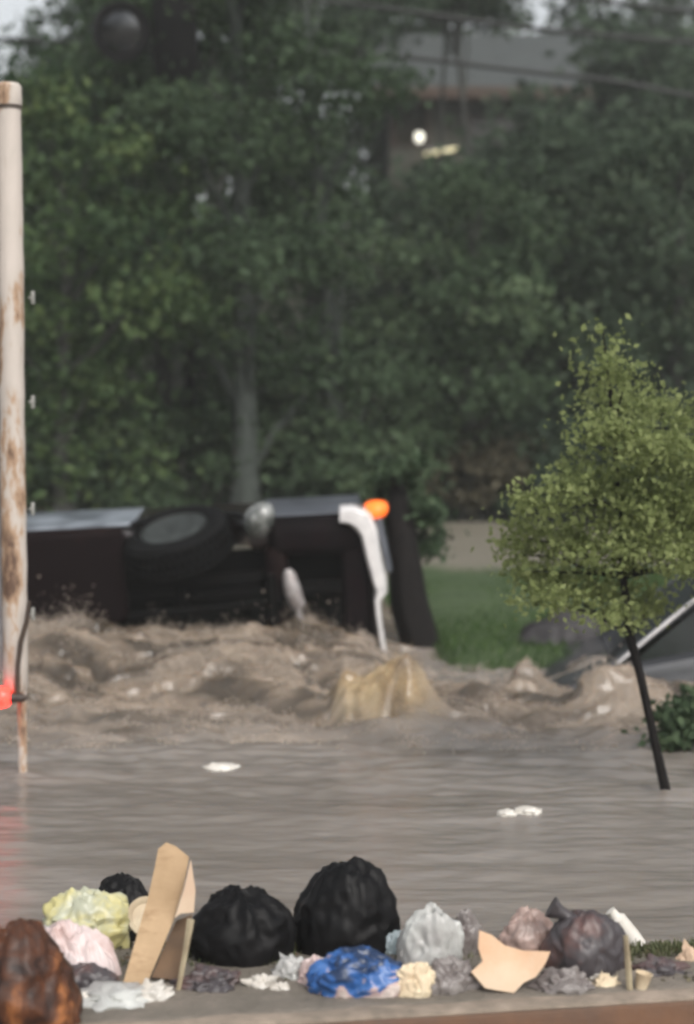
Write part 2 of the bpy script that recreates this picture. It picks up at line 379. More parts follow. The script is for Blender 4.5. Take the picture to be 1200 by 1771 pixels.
# ------------------------------------------------------------------ flood water
xs = np.concatenate([-np.geomspace(120, 3.6, 40), np.arange(-3.5, 3.5, .017), np.geomspace(3.52, 120, 40)])
ys = np.concatenate([np.arange(5.2, 9.0, .022), np.arange(9.0, 13.2, .017), np.arange(13.2, 19, .12)])
X, Y = np.meshgrid(xs, ys)
FXs = sstep(7, 4, np.abs(X))
def water_h(X, Y):
    tz = sstep(9.15, 10.4, Y + .25 * perlin(X * .9, Y * .5, 71))            # the broken, churning zone
    left = 1 - sstep(-.5, .9, X)
    ramp_ = (.06 + .17 * left) * sstep(9.4, 11.6, Y)
    wx = X + .30 * fbm(X * 1.1, Y * 1.3, 3, 3); wy = Y + .30 * fbm(X * 1.1 + 9, Y * 1.3, 6, 3)
    b1 = 1 - np.abs(perlin(wx * .95, wy * 1.35, 21)) * 2
    b2 = fbm(wx * 1.9, wy * 3.0, 31, 2)
    b3 = 1 - np.abs(perlin(wx * 4.5, wy * 7, 41)) * 2
    far_r = 1 - sstep(10.7, 11.7, Y) * sstep(.0, .7, X) * .95
    tz = tz * far_r; ramp_ = ramp_ * far_r
    rough_ = fbm(wx * 6, wy * 8, 37, 5, .62)
    churn = .060 * b1 + .060 * b2 + .016 * b3 + .028 * rough_ + .05 * fbm(X * .9, Y * 1.2, 91, 3) - .03
    tur = fbm(wx * 1.5 + 3, wy * 4.2, 131, 4)
    calm = .014 * fbm(X * .7, Y * 2.4, 51, 4) + .005 * sstep(6.2, 8.2, Y) * (1 - 2 * np.abs(perlin(X * 3.2 + .6 * Y, Y * 6.5, 61))) + .003 * fbm(X * 6, Y * 11, 63, 2)
    mid = sstep(7.6, 9.6, Y)
    h = calm * (1 + 1.4 * mid) + ramp_ + tz * churn * (1 - .35 * sstep(12.2, 13.2, Y))
    silt = np.zeros_like(X); dark = np.zeros_like(X)
    def hump(px, py, rx, ry, hh, pw=1.0):
        c = G(px, py); r2 = ((X - c.x) / rx) ** 2 + ((Y - c.y) / ry) ** 2
        return hh * np.exp(-r2 ** pw)
    # sandy plume off the bumper
    c = G(670, 1250); pxs = np.array([570, 583, 595, 612, 635, 660, 690, 712, 735, 760, 785])
    hs_ = np.array([0, .10, .19, .17, .21, .28, .335, .28, .19, .09, 0]); gx_ = [(p - 600) / F * c.y for p in pxs]
    rag = fbm(X * 9 + 1.5 * Y, Y * 9, 18, 4)
    prof = np.interp(X + .03 * perlin(Y * 5, X * 3, 19), gx_, hs_)
    yc = c.y + .04 - .18 * (X - gx_[6]) + .05 * perlin(X * 5, X * 0, 20); dy = Y - yc
    g = prof * np.exp(-np.where(dy < 0, np.abs(dy / .17) ** 1.5, (dy / .25) ** 2))
    h = h + g * (1 + .07 * rag)
    silt = np.maximum(silt, np.clip(g * 4.5, 0, 1) * np.clip(.85 + fbm(X * 5, Y * 4, 181, 3) * .6, .3, 1))
    h = h - hump(648, 1258, .13, .10, .13)
    # right-hand crests
    h = h + (hump(918, 1215, .11, .14, .22) + hump(890, 1220, .2, .14, .08)) * (.9 + .3 * perlin(X * 8, Y * 8, 23))
    h = h + hump(1062, 1235, .26, .17, .14, 1.4) + hump(1035, 1180, .28, .2, .20) * (.9 + .25 * perlin(X * 6, Y * 6, 25)) + hump(1150, 1235, .3, .3, .05)
    h = h + hump(820, 1225, .2, .2, .06)
    # piled up water at the left of the truck
    h = h + hump(150, 1190, .35, .3, .07) + hump(160, 1160, .30, .16, .15) * (.9 + .4 * perlin(X * 6, Y * 6, 27)) + hump(400, 1180, .4, .25, .05) + hump(80, 1210, .2, .25, .08)
    foam = tz * np.clip(churn * 4.0 + tur * 1.1 - .12, 0, 1) + np.clip(hump(915, 1215, .16, .2, 1) + .7 * hump(1050, 1200, .25, .08, 1), 0, 1) * .7
    foam = foam + .5 * sstep(9.0, 9.6, Y) * np.clip(1 - 4.5 * np.abs(perlin(wx * 1.1, wy * 3.6, 77)), 0, 1)
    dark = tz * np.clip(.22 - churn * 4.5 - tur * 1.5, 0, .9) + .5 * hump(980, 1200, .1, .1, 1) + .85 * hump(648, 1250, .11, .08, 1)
    dark = dark + .42 * sstep(6.6, 8.4, Y) * np.clip(fbm(X * 1.1, Y * 6.5, 141, 3) * 1.9 - .55, 0, 1)  # dark ripple streaks painted in, where slopes would mirror the trees
    for (px, py, L_) in ((1156, 1376, 1.1), (39, 1352, .9)):      # wakes trailing from the sapling and the pole
        q = G(px, py); dx = X - q.x; dy = Y - q.y
        wk = np.exp(-((np.abs(dy) - .10 * np.clip(dx + .03, 0, 9)) / .035) ** 2) * sstep(-.06, .0, dx) * (1 - sstep(.1, L_, dx))
        h = h + .010 * wk + .012 * np.exp(-((dx + .035) ** 2 + dy ** 2) / .05 ** 2); foam = foam + .4 * wk
    h = h + foam * tz * .012 * fbm(X * 17, Y * 17, 151, 3)
    return h, np.clip(foam, 0, 1), np.clip(silt, 0, 1), np.clip(dark, 0, 1), np.clip(tz, 0, 1)
Z, foam, silt, dark, warm = water_h(X, Y)
Z = Z * np.clip(FXs + .25, 0, 1)
# choppy sideways drift folds the crests
tz = sstep(9.2, 10.4, Y) * FXs
DX = .06 * tz * fbm(X * 3.0, Y * 3.0, 111, 3); DY = .06 * tz * fbm(X * 3.0, Y * 3.0 + 40, 121, 3) - .12 * tz * np.clip(Z - .15, 0, 1)
nx, ny = len(xs), len(ys); idx = np.arange(nx * ny).reshape(ny, nx)
Q = np.stack([idx[:-1, :-1], idx[:-1, 1:], idx[1:, 1:], idx[1:, :-1]], -1).reshape(-1, 4)
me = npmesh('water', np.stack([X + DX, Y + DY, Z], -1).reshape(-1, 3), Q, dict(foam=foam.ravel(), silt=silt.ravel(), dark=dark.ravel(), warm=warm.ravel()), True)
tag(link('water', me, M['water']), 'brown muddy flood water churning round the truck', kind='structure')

def wz(x, y):
    h = water_h(np.array([[x]], float), np.array([[y]], float))[0]
    return float(h[0, 0])

# froth and spray: droplets and flecks of foam over the breaking water
rs = np.random.RandomState(8)
oc_v = np.array([(1, 0, 0), (-1, 0, 0), (0, 1, 0), (0, -1, 0), (0, 0, 1), (0, 0, -1)], float)
oc_f = np.array([(0, 2, 4), (2, 1, 4), (1, 3, 4), (3, 0, 4), (2, 0, 5), (1, 2, 5), (3, 1, 5), (0, 3, 5)])
px_, py_, pz_ = (X + DX), (Y + DY), Z
crest = np.clip(fbm(X * 2.3, Y * 3.4, 171, 4) * 1.5 + .1, 0, 1)
def froth(name, wgt, n, lift, r0, r1, mat, label):
    w_ = wgt.ravel(); w_ = w_ / w_.sum(); k = rs.choice(len(w_), n, p=w_)
    c = np.stack([px_.ravel()[k], py_.ravel()[k], pz_.ravel()[k]], -1) + rs.randn(n, 3) * (.012, .012, .003)
    c[:, 2] += rs.exponential(1, n) * lift.ravel()[k] if hasattr(lift, 'ravel') else rs.exponential(lift, n)
    r = (r0 + (r1 - r0) * rs.rand(n) ** 3)[:, None] * (.7 + .8 * rs.rand(n, 3)) * (1.2, 1.2, .8)
    V = (oc_v[None] * r[:, None, :] + c[:, None, :]).reshape(-1, 3)
    Fc = (oc_f[None] + 6 * np.arange(n)[:, None, None]).reshape(-1, 3)
    tag(link(name, npmesh(name, V, Fc, None, True), M[mat]), label, kind='stuff')
inview = (np.abs(X) < 2.9) & (Y > 9) & (Y < 12.6) & (Z > terr(X, Y) - .05)
froth('froth', inview * np.clip(foam - silt, 0, 1) ** 1.6 * (.03 + crest ** 2.2), 38000, .003 + .016 * foam, .003, .0075, 'spray', 'pale froth and flecks of foam on the broken brown water')
froth('spray', inview * np.clip(Z - .20, 0, 1) ** 1.5 * np.clip(1 - silt * 2, 0, 1) * crest, 3000, .05, .002, .007, 'spray', 'fine muddy spray thrown up from the wave crests')
froth('sandy_spray', inview * silt ** 1.5 * (Z > .06), 1500, .003 + .05 * np.clip(Z, 0, .5), .002, .005, 'sand_spray', 'sandy yellow spray bursting off the bumper')

# ------------------------------------------------------------------ leaves, trees
def leaves(cl, rng, n_per, spread, L, tint, flat=.6, tvar=.12):
    """cl (k,3) clump centres -> leaf quads"""
    k = len(cl); ct = tint + rng.randn(k) * .20
    C = np.repeat(cl, n_per, 0); T = np.repeat(ct, n_per)
    sp_ = np.repeat(spread * (.6 + .8 * rng.rand(k)), n_per)[:, None]
    C = C + rng.randn(len(C), 3) * sp_ * (1, 1, flat)
    n = len(C)
    a = rng.randn(n, 3); a[:, 2] -= .5; a /= np.linalg.norm(a, axis=1)[:, None]
    b = np.cross(a, rng.randn(n, 3)); b /= np.linalg.norm(b, axis=1)[:, None] + 1e-9
    l = (L * (.55 + .8 * rng.rand(n)))[:, None]; w = l * .30
    nrm = np.cross(a, b)
    V = np.stack([C - a * l * .5, C + b * w - a * l * .05 + nrm * l * .06, C + a * l * .5, C - b * w - a * l * .05 + nrm * l * .06], 1).reshape(-1, 3)
    T = np.clip(np.repeat(T + rng.randn(n) * tvar, 4), 0, 1)
    return V, np.arange(4 * n).reshape(-1, 4), T

def crown_mesh(name, lobes, rng, dens, n_per, spread, L, tint):
    cl = []
    for (cx, cy, cz, r, rz) in lobes:
        k = max(3, int(dens * r * r))
        u = rng.randn(k, 3); u /= np.linalg.norm(u, axis=1)[:, None]
        u[:, 2] = np.where(u[:, 2] < -.35, -u[:, 2] * .6, u[:, 2])
        rad = .55 + .5 * rng.rand(k)[:, None]
        cl.append(u * rad * (r, r, rz) + (cx, cy, cz))
    V, Fq, T = leaves(np.concatenate(cl), rng, n_per, spread, L, tint)
    return npmesh(name, V, Fq, dict(tint=T))

def limb(mb, a, b, r0, r1, rnd, n=6, sag=.1):
    a, b = Vector(a), Vector(b); pts = []; L = (b - a).length
    for i in range(n + 1):
        t_ = i / n; p = a.lerp(b, t_)
        p += Vector((rnd.uniform(-1, 1), rnd.uniform(-1, 1), rnd.uniform(-1, 1))) * L * .03 * math.sin(math.pi * t_) + Vector((0, 0, sag * L * math.sin(math.pi * t_) * .5))
        pts.append(p)
    mb.tube(pts, [r0 + (r1 - r0) * (i / n) ** .8 for i in range(n + 1)], 7, True, .12, rnd.randint(0, 9999))

def tree(x, y, height, cr, base, seed, label, tr=.16, lean=(0, 0), mat='leaf_forest', bark='bark', tint=.45, dens=14, n_per=120, L=.115, nl=13, group='trees behind the flood', cat='tree', name='broadleaf_tree', squash=.85, spread=.25):
    rng = np.random.RandomState(seed); rnd = random.Random(seed)
    z0 = float(terr(x, y)) - .08
    root = thing(name, (x, y, z0), label, cat, group)
    top = Vector((lean[0], lean[1], height * .93))
    mb = MB(); n = 12; pts = []
    for i in range(n + 1):
        t_ = i / n; p = Vector((0, 0, 0)).lerp(top, t_) + Vector((math.sin(t_ * 5 + seed) * .10, math.cos(t_ * 4 + seed) * .08, 0)) * t_
        pts.append(p)
    rad = [tr * (1.55 if i == 0 else 1.15 if i == 1 else 1) * (1 - .82 * i / n) for i in range(n + 1)]
    mb.tube(pts, rad, 10, True, .14, seed)
    lobes = []
    for k in range(nl):
        t_ = (k + .5) / nl; zc = base + (height - base) * t_
        prof = math.sin(math.pi * min(1, (t_ * .80 + .17))) ** .7
        th = k * 2.4 + rnd.random(); d = cr * prof * rnd.uniform(.35, .75)
        axis = pts[min(n, int(zc / height * n))]
        r = cr * rnd.uniform(.42, .62) * (.6 + .4 * prof)
        c = Vector((axis.x + d * math.cos(th), axis.y + d * math.sin(th) * .9, zc))
        lobes.append((c.x, c.y, c.z, r, r * squash))
        st = pts[max(1, min(n, int((zc - .25 * height * .3) / height * n)))]
        limb(mb, st, c, rad[min(n, int(zc / height * n))] * .5 + .01, .012, rnd)
    mb.build('trunk', M[bark], root)
    me = crown_mesh('crown', lobes, rng, dens, n_per, spread, L, tint)
    link('crown', me, M[mat], root)
    return root

def px2x(px, Y): return (px - 600) / F * Y
# front row of the wood
T = [
 (105, 19.0, 5.15, 1.25, 1.0, 11, 'yellowish green tree just right of the white post', dict(mat='leaf_light', tint=.42, tr=.11)),
 (280, 21.2, 9.5, 1.5, 1.2, 12, 'dark green tree behind the wheel of the overturned truck', dict(tint=.42)),
 (425, 20.2, 10.5, 1.75, 1.5, 13, 'tall tree with a pale grey trunk behind the middle of the truck', dict(bark='bark_pale', tr=.16, tint=.35, lean=(-.15, 0))),
 (590, 20.6, 10.2, 1.2, 1.6, 14, 'tall tree with a leaning grey trunk above the amber lamp', dict(bark='bark_pale', tr=.13, tint=.42, lean=(-.55, 0))),
 (815, 21.8, 4.25, 1.3, .9, 15, 'mid green tree behind the gravel track, left of the sapling', dict(tint=.45)),
 (985, 23.0, 4.9, 1.5, .9, 16, 'rounded dull green tree behind the sapling', dict(mat='leaf_dull', tint=.45)),
 (1165, 22.0, 4.9, 1.5, .9, 17, 'dull green tree at the right edge behind the sapling', dict(mat='leaf_dull', tint=.45)),
 (-60, 22.0, 5.2, 1.7, 1.0, 18, 'dark tree at the far left edge behind the white post', dict(tint=.45)),
]
for (px, yy, h, r, b, sd, lab, kw) in T: tree(px2x(px, yy), yy, h, r, b, sd, lab, **kw)
# second row
T2 = [
 (120, 27.5, 5.6, 2.1, .6, 31, 'grey green tree in the second row, above the truck wheel', .4),
 (370, 26.5, 13.5, 2.4, .8, 32, 'very tall dark tree in the second row, left of the pale trunks', .25),
 (545, 28.0, 14.0, 1.5, .8, 33, 'very tall dark tree in the second row, between the pale trunks', .28),
 (735, 27.0, 4.0, 1.6, .6, 34, 'dark tree in the second row, below the lit porch lamp', .3),
 (920, 28.5, 4.0, 1.9, .5, 35, 'dark tree in the second row, below the house roof', .25),
 (1110, 28.0, 4.6, 2.0, .5, 36, 'grey green tree in the second row, right of the house roof', .35),
 (-120, 29.0, 4.8, 2.2, .8, 37, 'dark tree in the second row at the far left edge', .35),
 (1300, 28.0, 5.4, 2.2, .8, 38, 'dark tree in the second row at the far right edge', .35)]
for (px, yy, h, r, b, sd, lab, tn) in T2:
    tree(px2x(px, yy), yy, h, r, b, sd, lab, mat='leaf_dull', tint=tn, dens=10, n_per=110, L=.16, spread=.33, tr=.2)
for (px, yy, h, r, b, sd, lab, tn) in [
 (225, 36, 6.0, 2.0, .6, 41, 'pale hazy tree on the hill, upper left', .5), (655, 44, 13, 2.1, 1, 42, 'hazy tree on the hill left of the house', .35),
 (1010, 47, 6.6, 1.7, .8, 43, 'hazy tree behind the house roof', .4), (1300, 44, 8.0, 2.4, .8, 44, 'hazy tree on the hill right of the house', .4), (450, 41, 17, 3.3, 1, 45, 'tallest hazy tree on the hill, top middle', .35),
 (770, 48, 10, 2.5, .8, 46, 'hazy tree behind the left end of the house', .35), (1140, 52, 6.9, 1.6, .8, 47, 'hazy tree behind the right end of the house', .4), (1175, 34, 3.6, 1.2, .6, 48, 'narrow hazy tree in front of the right end of the house', .4), (950, 34.5, 3.2, 1.3, .6, 49, 'thin hazy tree half hiding the house wall and roof', .3), (1095, 35.5, 4.7, .9, .6, 50, 'thin hazy tree hiding the right end of the house roof', .3)]:
    tree(px2x(px, yy), yy, h, r, b, sd, lab, mat='leaf_dull', tint=tn, dens=6.5, n_per=80, L=.30, spread=.5, tr=.25)

tree(px2x(850, 30), 30, 8.7, 1.6, 6.3, 52, 'high thin tree whose crown hangs over the lit porch lamp', mat='leaf_dull', tint=.35, dens=9, n_per=90, L=.18, spread=.35, tr=.09, lean=(-.8, 0))
tree(px2x(760, 31), 31, 8.2, 1.2, 6.6, 53, 'high thin tree whose crown hides the left end of the house roof', mat='leaf_dull', tint=.35, dens=11, n_per=90, L=.18, spread=.35, tr=.07, lean=(.1, 0))
def bush(px, yy, w, h, seed, label, mat='leaf_forest', tint=.4, L=.11, dens=55, n_per=60, name='bush', z=None, group='bushes at the foot of the wood', spread=.13):
    rng = np.random.RandomState(seed); rnd = random.Random(seed); x = px2x(px, yy)
    z0 = float(terr(x, yy)) - .03 if z is None else z
    root = thing(name, (x, yy, z0), label, 'bush', group)
    lobes = []; mb = MB()
    for k in range(9):
        r = w * rnd.uniform(.2, .3); c = (rnd.uniform(-.32, .32) * w, rnd.uniform(-.25, .25) * w, r * .6 + (h - r * 1.4) * rnd.random() ** .8)
        lobes.append((*c, r, r)); limb(mb, (0, 0, 0), c, .02, .006, rnd, 4)
    mb.build('stem', M['bark'], root)
    link('foliage', crown_mesh('foliage', lobes, rng, dens, n_per, spread, L, tint), M[mat], root)
bush(70, 19.6, 1.7, 1.6, 51, 'dark bush beside the white post behind the truck', tint=.3)
bush(230, 19.8, 1.9, 1.9, 52, 'dark green bush behind the upturned wheel')
bush(355, 20.6, 1.7, 1.7, 53, 'dark bush left of the pale trunk', tint=.3)
bush(510, 21.2, 1.9, 1.8, 54, 'dark bush between the two pale trunks', tint=.25)
bush(650, 20.2, 1.5, 1.5, 55, 'green bush behind the amber lamp', 'leaf_forest', .5)
bush(775, 22.0, 1.5, 1.25, 56, 'brownish bare-looking bush beyond the gravel track', 'leaf_brown', .35)
bush(865, 21.6, 1.3, 1.1, 57, 'dull bush beyond the track, left of the sapling crown', 'leaf_brown', .5)
bush(1000, 21.5, 1.7, 1.5, 58, 'dark bush behind the sapling crown', 'leaf_dull', .3)
bush(1160, 21.5, 1.8, 1.6, 59, 'dark bush at the right edge beyond the track', 'leaf_dull', .3)
bush(-80, 20.0, 1.8, 1.7, 60, 'dark bush at the left edge behind the post', tint=.3)

# small dark tree standing in the water just behind the bumper
b0 = G(752, 1200); b0 = Vector((px2x(738, 13.0), 13.0, -.35))
root = thing('small_tree', b0, 'small dark tree with a flared wet trunk right behind the chrome bumper', 'tree')
mb = MB()
pts = [P(790, 1230, 12.9), P(762, 1185, 12.95), P(732, 1130, 13), P(709, 1050, 13), P(698, 960, 13), P(690, 890, 13.05), P(686, 820, 13.1)]
mb.tube([p - b0 for p in pts], [.21, .18, .155, .14, .13, .10, .04], 10, True, .16, 5)
rnd = random.Random(77); lobes = []
for (px, py, r) in ((690, 850, .17), (715, 900, .20), (735, 945, .15), (665, 840, .13), (700, 815, .15), (748, 890, .10), (675, 905, .1)):
    c = P(px, py, 13.05 + rnd.uniform(-.1, .25)) - b0; lobes.append((*c, r, r * .9)); limb(mb, pts[5] - b0, c, .02, .005, rnd, 4)
mb.build('trunk', M['bark_dark'], root)
link('crown', crown_mesh('crown', lobes, np.random.RandomState(78), 420, 26, .06, .075, .25), M['leaf_forest'], root)

# leaning sapling in the flood at the right
YS = 8.3
b0 = Vector((*G(1152, 1372).xy, -.45))
root = thing('sapling', b0, 'bright green sapling leaning in the flood with a thin dark trunk', 'tree')
mb = MB(); YS = b0.y
path = [P(1166, 1440, YS), P(1152, 1372, YS), P(1130, 1270, YS), P(1108, 1170, YS), P(1088, 1095, YS + .02), P(1078, 1000, YS + .04), P(1070, 880, YS + .05), P(1062, 760, YS + .05), P(1048, 620, YS + .04), P(1043, 575, YS + .04)]
mb.tube([p - b0 for p in path], [.030, .026, .021, .020, .024, .018, .014, .010, .006, .003], 9, True, .12, 3)
rnd = random.Random(5); lobes = []
for (px, py, r) in ((1045, 592, 20), (1050, 640, 34), (1080, 665, 30), (1030, 690, 30), (1100, 715, 55), (1150, 715, 32), (1050, 760, 60), (1140, 790, 75), (1008, 815, 32), (1195, 820, 70),
                    (1060, 860, 85), (972, 850, 36), (925, 880, 45), (1150, 900, 90), (910, 930, 40), (960, 950, 65), (1045, 960, 80), (1210, 940, 90), (1130, 965, 75), (940, 1010, 40), (1000, 1030, 55), (1080, 1050, 55), (1185, 975, 55), (1085, 1075, 28), (1035, 1066, 30), (965, 1045, 36), (1125, 1050, 26), (900, 990, 26), (1215, 740, 50), (1180, 880, 70), (890, 960, 28), (925, 1045, 30), (1270, 880, 80), (1280, 980, 70)):
    c = P(px, py, YS + rnd.uniform(-.25, .28)) - b0; rr = r * YS / F
    lobes.append((*c, rr, rr * .8))
    st = min(path[4:], key=lambda p: (p - b0 - c).length + (2 if p.z - b0.z > c.z + .02 else 0)) - b0
    limb(mb, st, c, .009, .003, rnd, 5)
mb.build('trunk', M['bark_dark'], root)
link('crown', crown_mesh('crown', lobes, np.random.RandomState(6), 1100, 21, .062, .036, .55), M['leaf_sap'], root)

bush(1192, 9.25, .42, .36, 61, 'low green shrub in the flood behind the sapling trunk', 'leaf_forest', .6, .06, 700, 36, z=-.05, group=None, spread=.045)

# ------------------------------------------------------------------ grass
def blades(name, pts, h, w, mat, label, seed):
    rng = np.random.RandomState(seed); n = len(pts); th = rng.rand(n) * 6.283
    d = np.stack([np.cos(th), np.sin(th), 0 * th], -1); hh = (h * (.5 + .9 * rng.rand(n)))[:, None]
    ln = rng.randn(n, 3) * .35; ln[:, 2] = 1; ln /= np.linalg.norm(ln, axis=1)[:, None]
    V = np.stack([pts - d * w, pts + d * w, pts + d * w * .4 + ln * hh, pts - d * w * .4 + ln * hh], 1).reshape(-1, 3)
    T_ = np.clip(np.repeat(.45 + .25 * rng.randn(n), 4), 0, 1)
    o = link(name, npmesh(name, V, np.arange(4 * n).reshape(-1, 4), dict(tint=T_)), M[mat]); tag(o, label, kind='stuff')
rng = np.random.RandomState(2)
n = 26000; gx = rng.uniform(.2, 4.6, n); gy = rng.uniform(11.9, 17.3, n); gz = terr(gx, gy); k = gz > -.03
blades('lawn_grass', np.stack([gx, gy, gz - .01], -1)[k], .05, .006, 'grass', 'short green lawn grass on the far bank', 3)
n = 16000; gx = rng.uniform(-1.4, 1.4, n); gy = rng.uniform(5.22, 5.95, n); gz = terr(gx, gy)
k = (gz > -.02) & (fbm(gx * 2.2, gy * 2.2, 7, 3) + .55 * (gx > .5) + .20 > .12)
blades('bank_grass', np.stack([gx, gy, gz - .006], -1)[k], .034, .0035, 'grass_mud', 'trodden muddy grass among the rubbish on the near bank', 4)

# dark mound on the far bank
def rock(px, py, w, h, Yd, label, name='earth_mound'):
    bm = bmesh.new(); bmesh.ops.create_icosphere(bm, subdivisions=5, radius=1)
    for v in bm.verts:
        p = v.co.copy(); r = 1 + .16 * mn.noise(p * 1.6) + .10 * mn.noise(p * 3.7) + .04 * mn.noise(p * 9)
        v.co = Vector((p.x * w * r, p.y * w * .6 * r, p.z * h * r))
    mb = MB(); mb.bm(bm); c = P(px, py, Yd); return tag(mb.build(name, M['rock'], loc=c, ang=60), label, 'mound')
rock(990, 1150, .44, .42, 12.8, 'dark wet earth mound on the bank beneath the sapling crown')

# ------------------------------------------------------------------ overturned pickup
truck = thing('pickup_truck', (px2x(318, 12.45), 12.45, .07), 'dark maroon pickup truck rolled on its side in the flood with its underside showing', 'truck', rot=(R(5), R(-3.0), 0))
# local axes: x = towards the tail, y = towards the roof (away from the photographer), z = across the truck
arc = lambda cx, r, n=14: [(cx + r * math.cos(math.pi - math.pi * i / n), -.04 + r * math.sin(math.pi - math.pi * i / n)) for i in range(n + 1)]
bed_side = [(-1.0, -.04)] + arc(.10, .41) + [(.62, -.04), (1.20, .04), (1.36, .10), (1.36, .86), (-1.0, .86)]
for zz in ((.70, .95), (-.95, -.70)):
    mb = MB(); mb.prism(bed_side, 2, *zz, bev=.09, seg=5)
    mb.build('bed_side', M['maroon'], truck, 40)
cab = [(-1.02, -.06), (-1.02, .95), (-1.18, 1.36), (-1.35, 1.46), (-2.05, 1.46), (-2.25, 1.40), (-2.75, .98), (-3.98, .86), (-4.08, .5), (-4.06, .05)] + [(-3.80, -.02)] + [( -3.35 + .47 * math.cos(-a), -.04 + .47 * math.sin(a)) for a in [math.pi * (1 - i / 12) for i in range(13)]][::1] + [(-2.80, -.06)]
cab = [(-1.02, -.06), (-1.02, .95), (-1.18, 1.36), (-1.35, 1.46), (-2.05, 1.46), (-2.25, 1.40), (-2.75, .98), (-3.98, .86), (-4.08, .5), (-4.06, .0)] + arc(-3.35, .47)[:] + [(-2.7, -.06)]
mb = MB(); mb.prism(cab, 2, -.94, .94, bev=.06, seg=4)
mb.build('cab', M['maroon'], truck, 40)
mb = MB(); mb.prism([(-1.16, .96), (-1.28, 1.32), (-2.05, 1.36), (-2.18, 1.30), (-2.55, .98)], 2, .935, .946); mb.build('side_window', M['glass'], truck)
mb = MB(); mb.box((-1.86, .40, .958), (.02, .8, .010)); mb.build('door_seam', M['black_metal'], truck)
mb = MB(); mb.box((-1.25, .6, .968), (.16, .03, .02), .006); mb.build('door_handle', M['black_metal'], truck)
# rocker and floor, smeared with mud
mb = MB(); mb.box((-1.62, -.085, .60), (2.50, .14, .70), .068, None, 5); mb.build('rocker_panel', M['maroon_low'], truck)
mb = MB(); mb.box((-1.67, .35, .953), (2.72, .80, .016), .007, None, 3); mb.build('side_sky_sheen', M['sky_silver'], truck)  # sheet over the side face, painted silver as the sky's reflection
mb = MB(); mb.box((.96, .42, .953), (.72, .84, .016), .007, None, 3); mb.build('rear_side_sky_sheen', M['side_blue'], truck)  # sheet over the rear side, painted blue-grey as the sky's reflection
mb = MB(); mb.box((.2, .20, 0), (2.3, .06, 1.38)); mb.box((-2.4, .02, 0), (2.9, .06, 1.2))
for s in (-1, 1): mb.box((-1.25, .02, s * .42), (5.2, .12, .08), .015)
for xx in (-2.6, -1.5, -.75, .55, 1.12): mb.box((xx, .02, 0), (.10, .07, .84), .015)
mb.box((-.05, -.02, .50), (1.25, .05, .07), .015); mb.tube([(-2.6, -.02, 0), (-.1, -.0, 0)], .045, 10)
mb.build('chassis_frame', M['black_metal'], truck)
mb = MB(); mb.tube([(0, 0, -.72), (0, 0, .70)], .055, 12); mb.lathe([(.0, -.17), (.12, -.12), (.17, 0), (.12, .12), (0, .17)], 16); mb.build('rear_axle', M['black_metal'], truck)
# rear skirt under the bed: a rounded dark frame round a black hollow
mb = MB(); mb.box((1.0, .0, .80), (.72, .26, .28), .11, None, 5); mb.build('rear_skirt', M['skirt'], truck, 50)
mb = MB(); mb.box((1.26, .02, .20), (.20, .24, 1.1), .05, None, 4); mb.build('skirt_end', M['skirt'], truck, 50)
mb = MB(); mb.box((.70, .0, .25), (.16, .22, 1.0), .04, (0, 0, 0), 4); mb.build('hanger_panel', M['maroon_low'], truck, 50)
mb = MB(); mb.tube([(.78, -.15, .59), (.79, -.16, .55), (.81, -.165, .43), (.84, -.16, .33), (.85, -.15, .29)], [.025, .05, .062, .055, .02], 14); mb.tube([(.845, -.19, .34), (.86, -.18, .0), (.9, -.1, -.4)], .025, 10); mb.build('exhaust', M['muffler'], truck)
mb = MB(); mb.tube([(.66, -.15, .56), (.66, -.16, .02), (.67, -.1, -.3)], [.035, .04, .04], 10); mb.build('drain_pipe', M['black_metal'], truck)
for s in (1,):
    mb = MB(); mb.loft([[(xx, -.02 - .10 * math.sin(math.pi * (xx + .62) / 1.24) + dy, z_) for dy, z_ in ((0, .50), (0, .57), (.035, .57), (.035, .50))] for xx in [-.62 + 1.24 * i / 14 for i in range(15)]]); mb.build('leaf_spring', M['black_metal'], truck)
mb = MB(); mb.tube([(-2.4, -.06, .28), (-1.2, -.07, .24), (-.4, -.10, .30), (-.1, -.16, .33), (.2, -.12, .33), (.5, -.10, .34), (.82, -.14, .36)], .028, 8); mb.build('exhaust_pipe', M['black_metal'], truck)
mb = MB(); mb.tube([(.05, -.06, .42), (.35, .12, .36)], .035, 10); mb.build('shock_absorber', M['black_metal'], truck)
# tailgate
mb = MB(); mb.box((1.375, .48, 0), (.05, .72, 1.66), .015); mb.build('tailgate', M['maroon'], truck)
# wheels
def wheel(x, z, name, rot, sgn=1):
    r = thing(name, (0, 0, 0), None, None); del_keys = [k for k in r.keys()]
    w = MB(); prof = [(.235, .10), (.255, .125), (.30, .135), (.355, .125), (.378, .10), (.385, .05), (.385, 0), (.385, -.05), (.378, -.10), (.355, -.125), (.30, -.135), (.24, -.12), (.235, .10)]
    n = 64; m = Matrix.Identity(4); w.lathe(prof[:-1] + [(.235, -.10)], n, m)
    for k in range(44):
        th = 2 * math.pi * k / 44
        for zz in (-.075, 0.0, .075):
            w.box((.386 * math.cos(th + zz), .386 * math.sin(th + zz), zz), (.022, .036, .055), .004, (0, 0, th + zz), 1)
    bpy.data.objects.remove(r)
    ty = w.build(name, M['rubber'], truck, 40); ty.location = (x, 0, z); ty.rotation_euler = rot
    g = MB(); g.lathe([(.24, .118), (.225, .122), (.215, .10), (.20, .06), (.12, .045), (.075, .06), (.06, .085), (.0, .09)], 40)
    for k in range(5):
        th = 2 * math.pi * k / 5; g.box((.14 * math.cos(th), .14 * math.sin(th), .075), (.17, .05, .03), .01, (0, 0, th))
    g.build('rim', M['rim'], ty)
    return ty
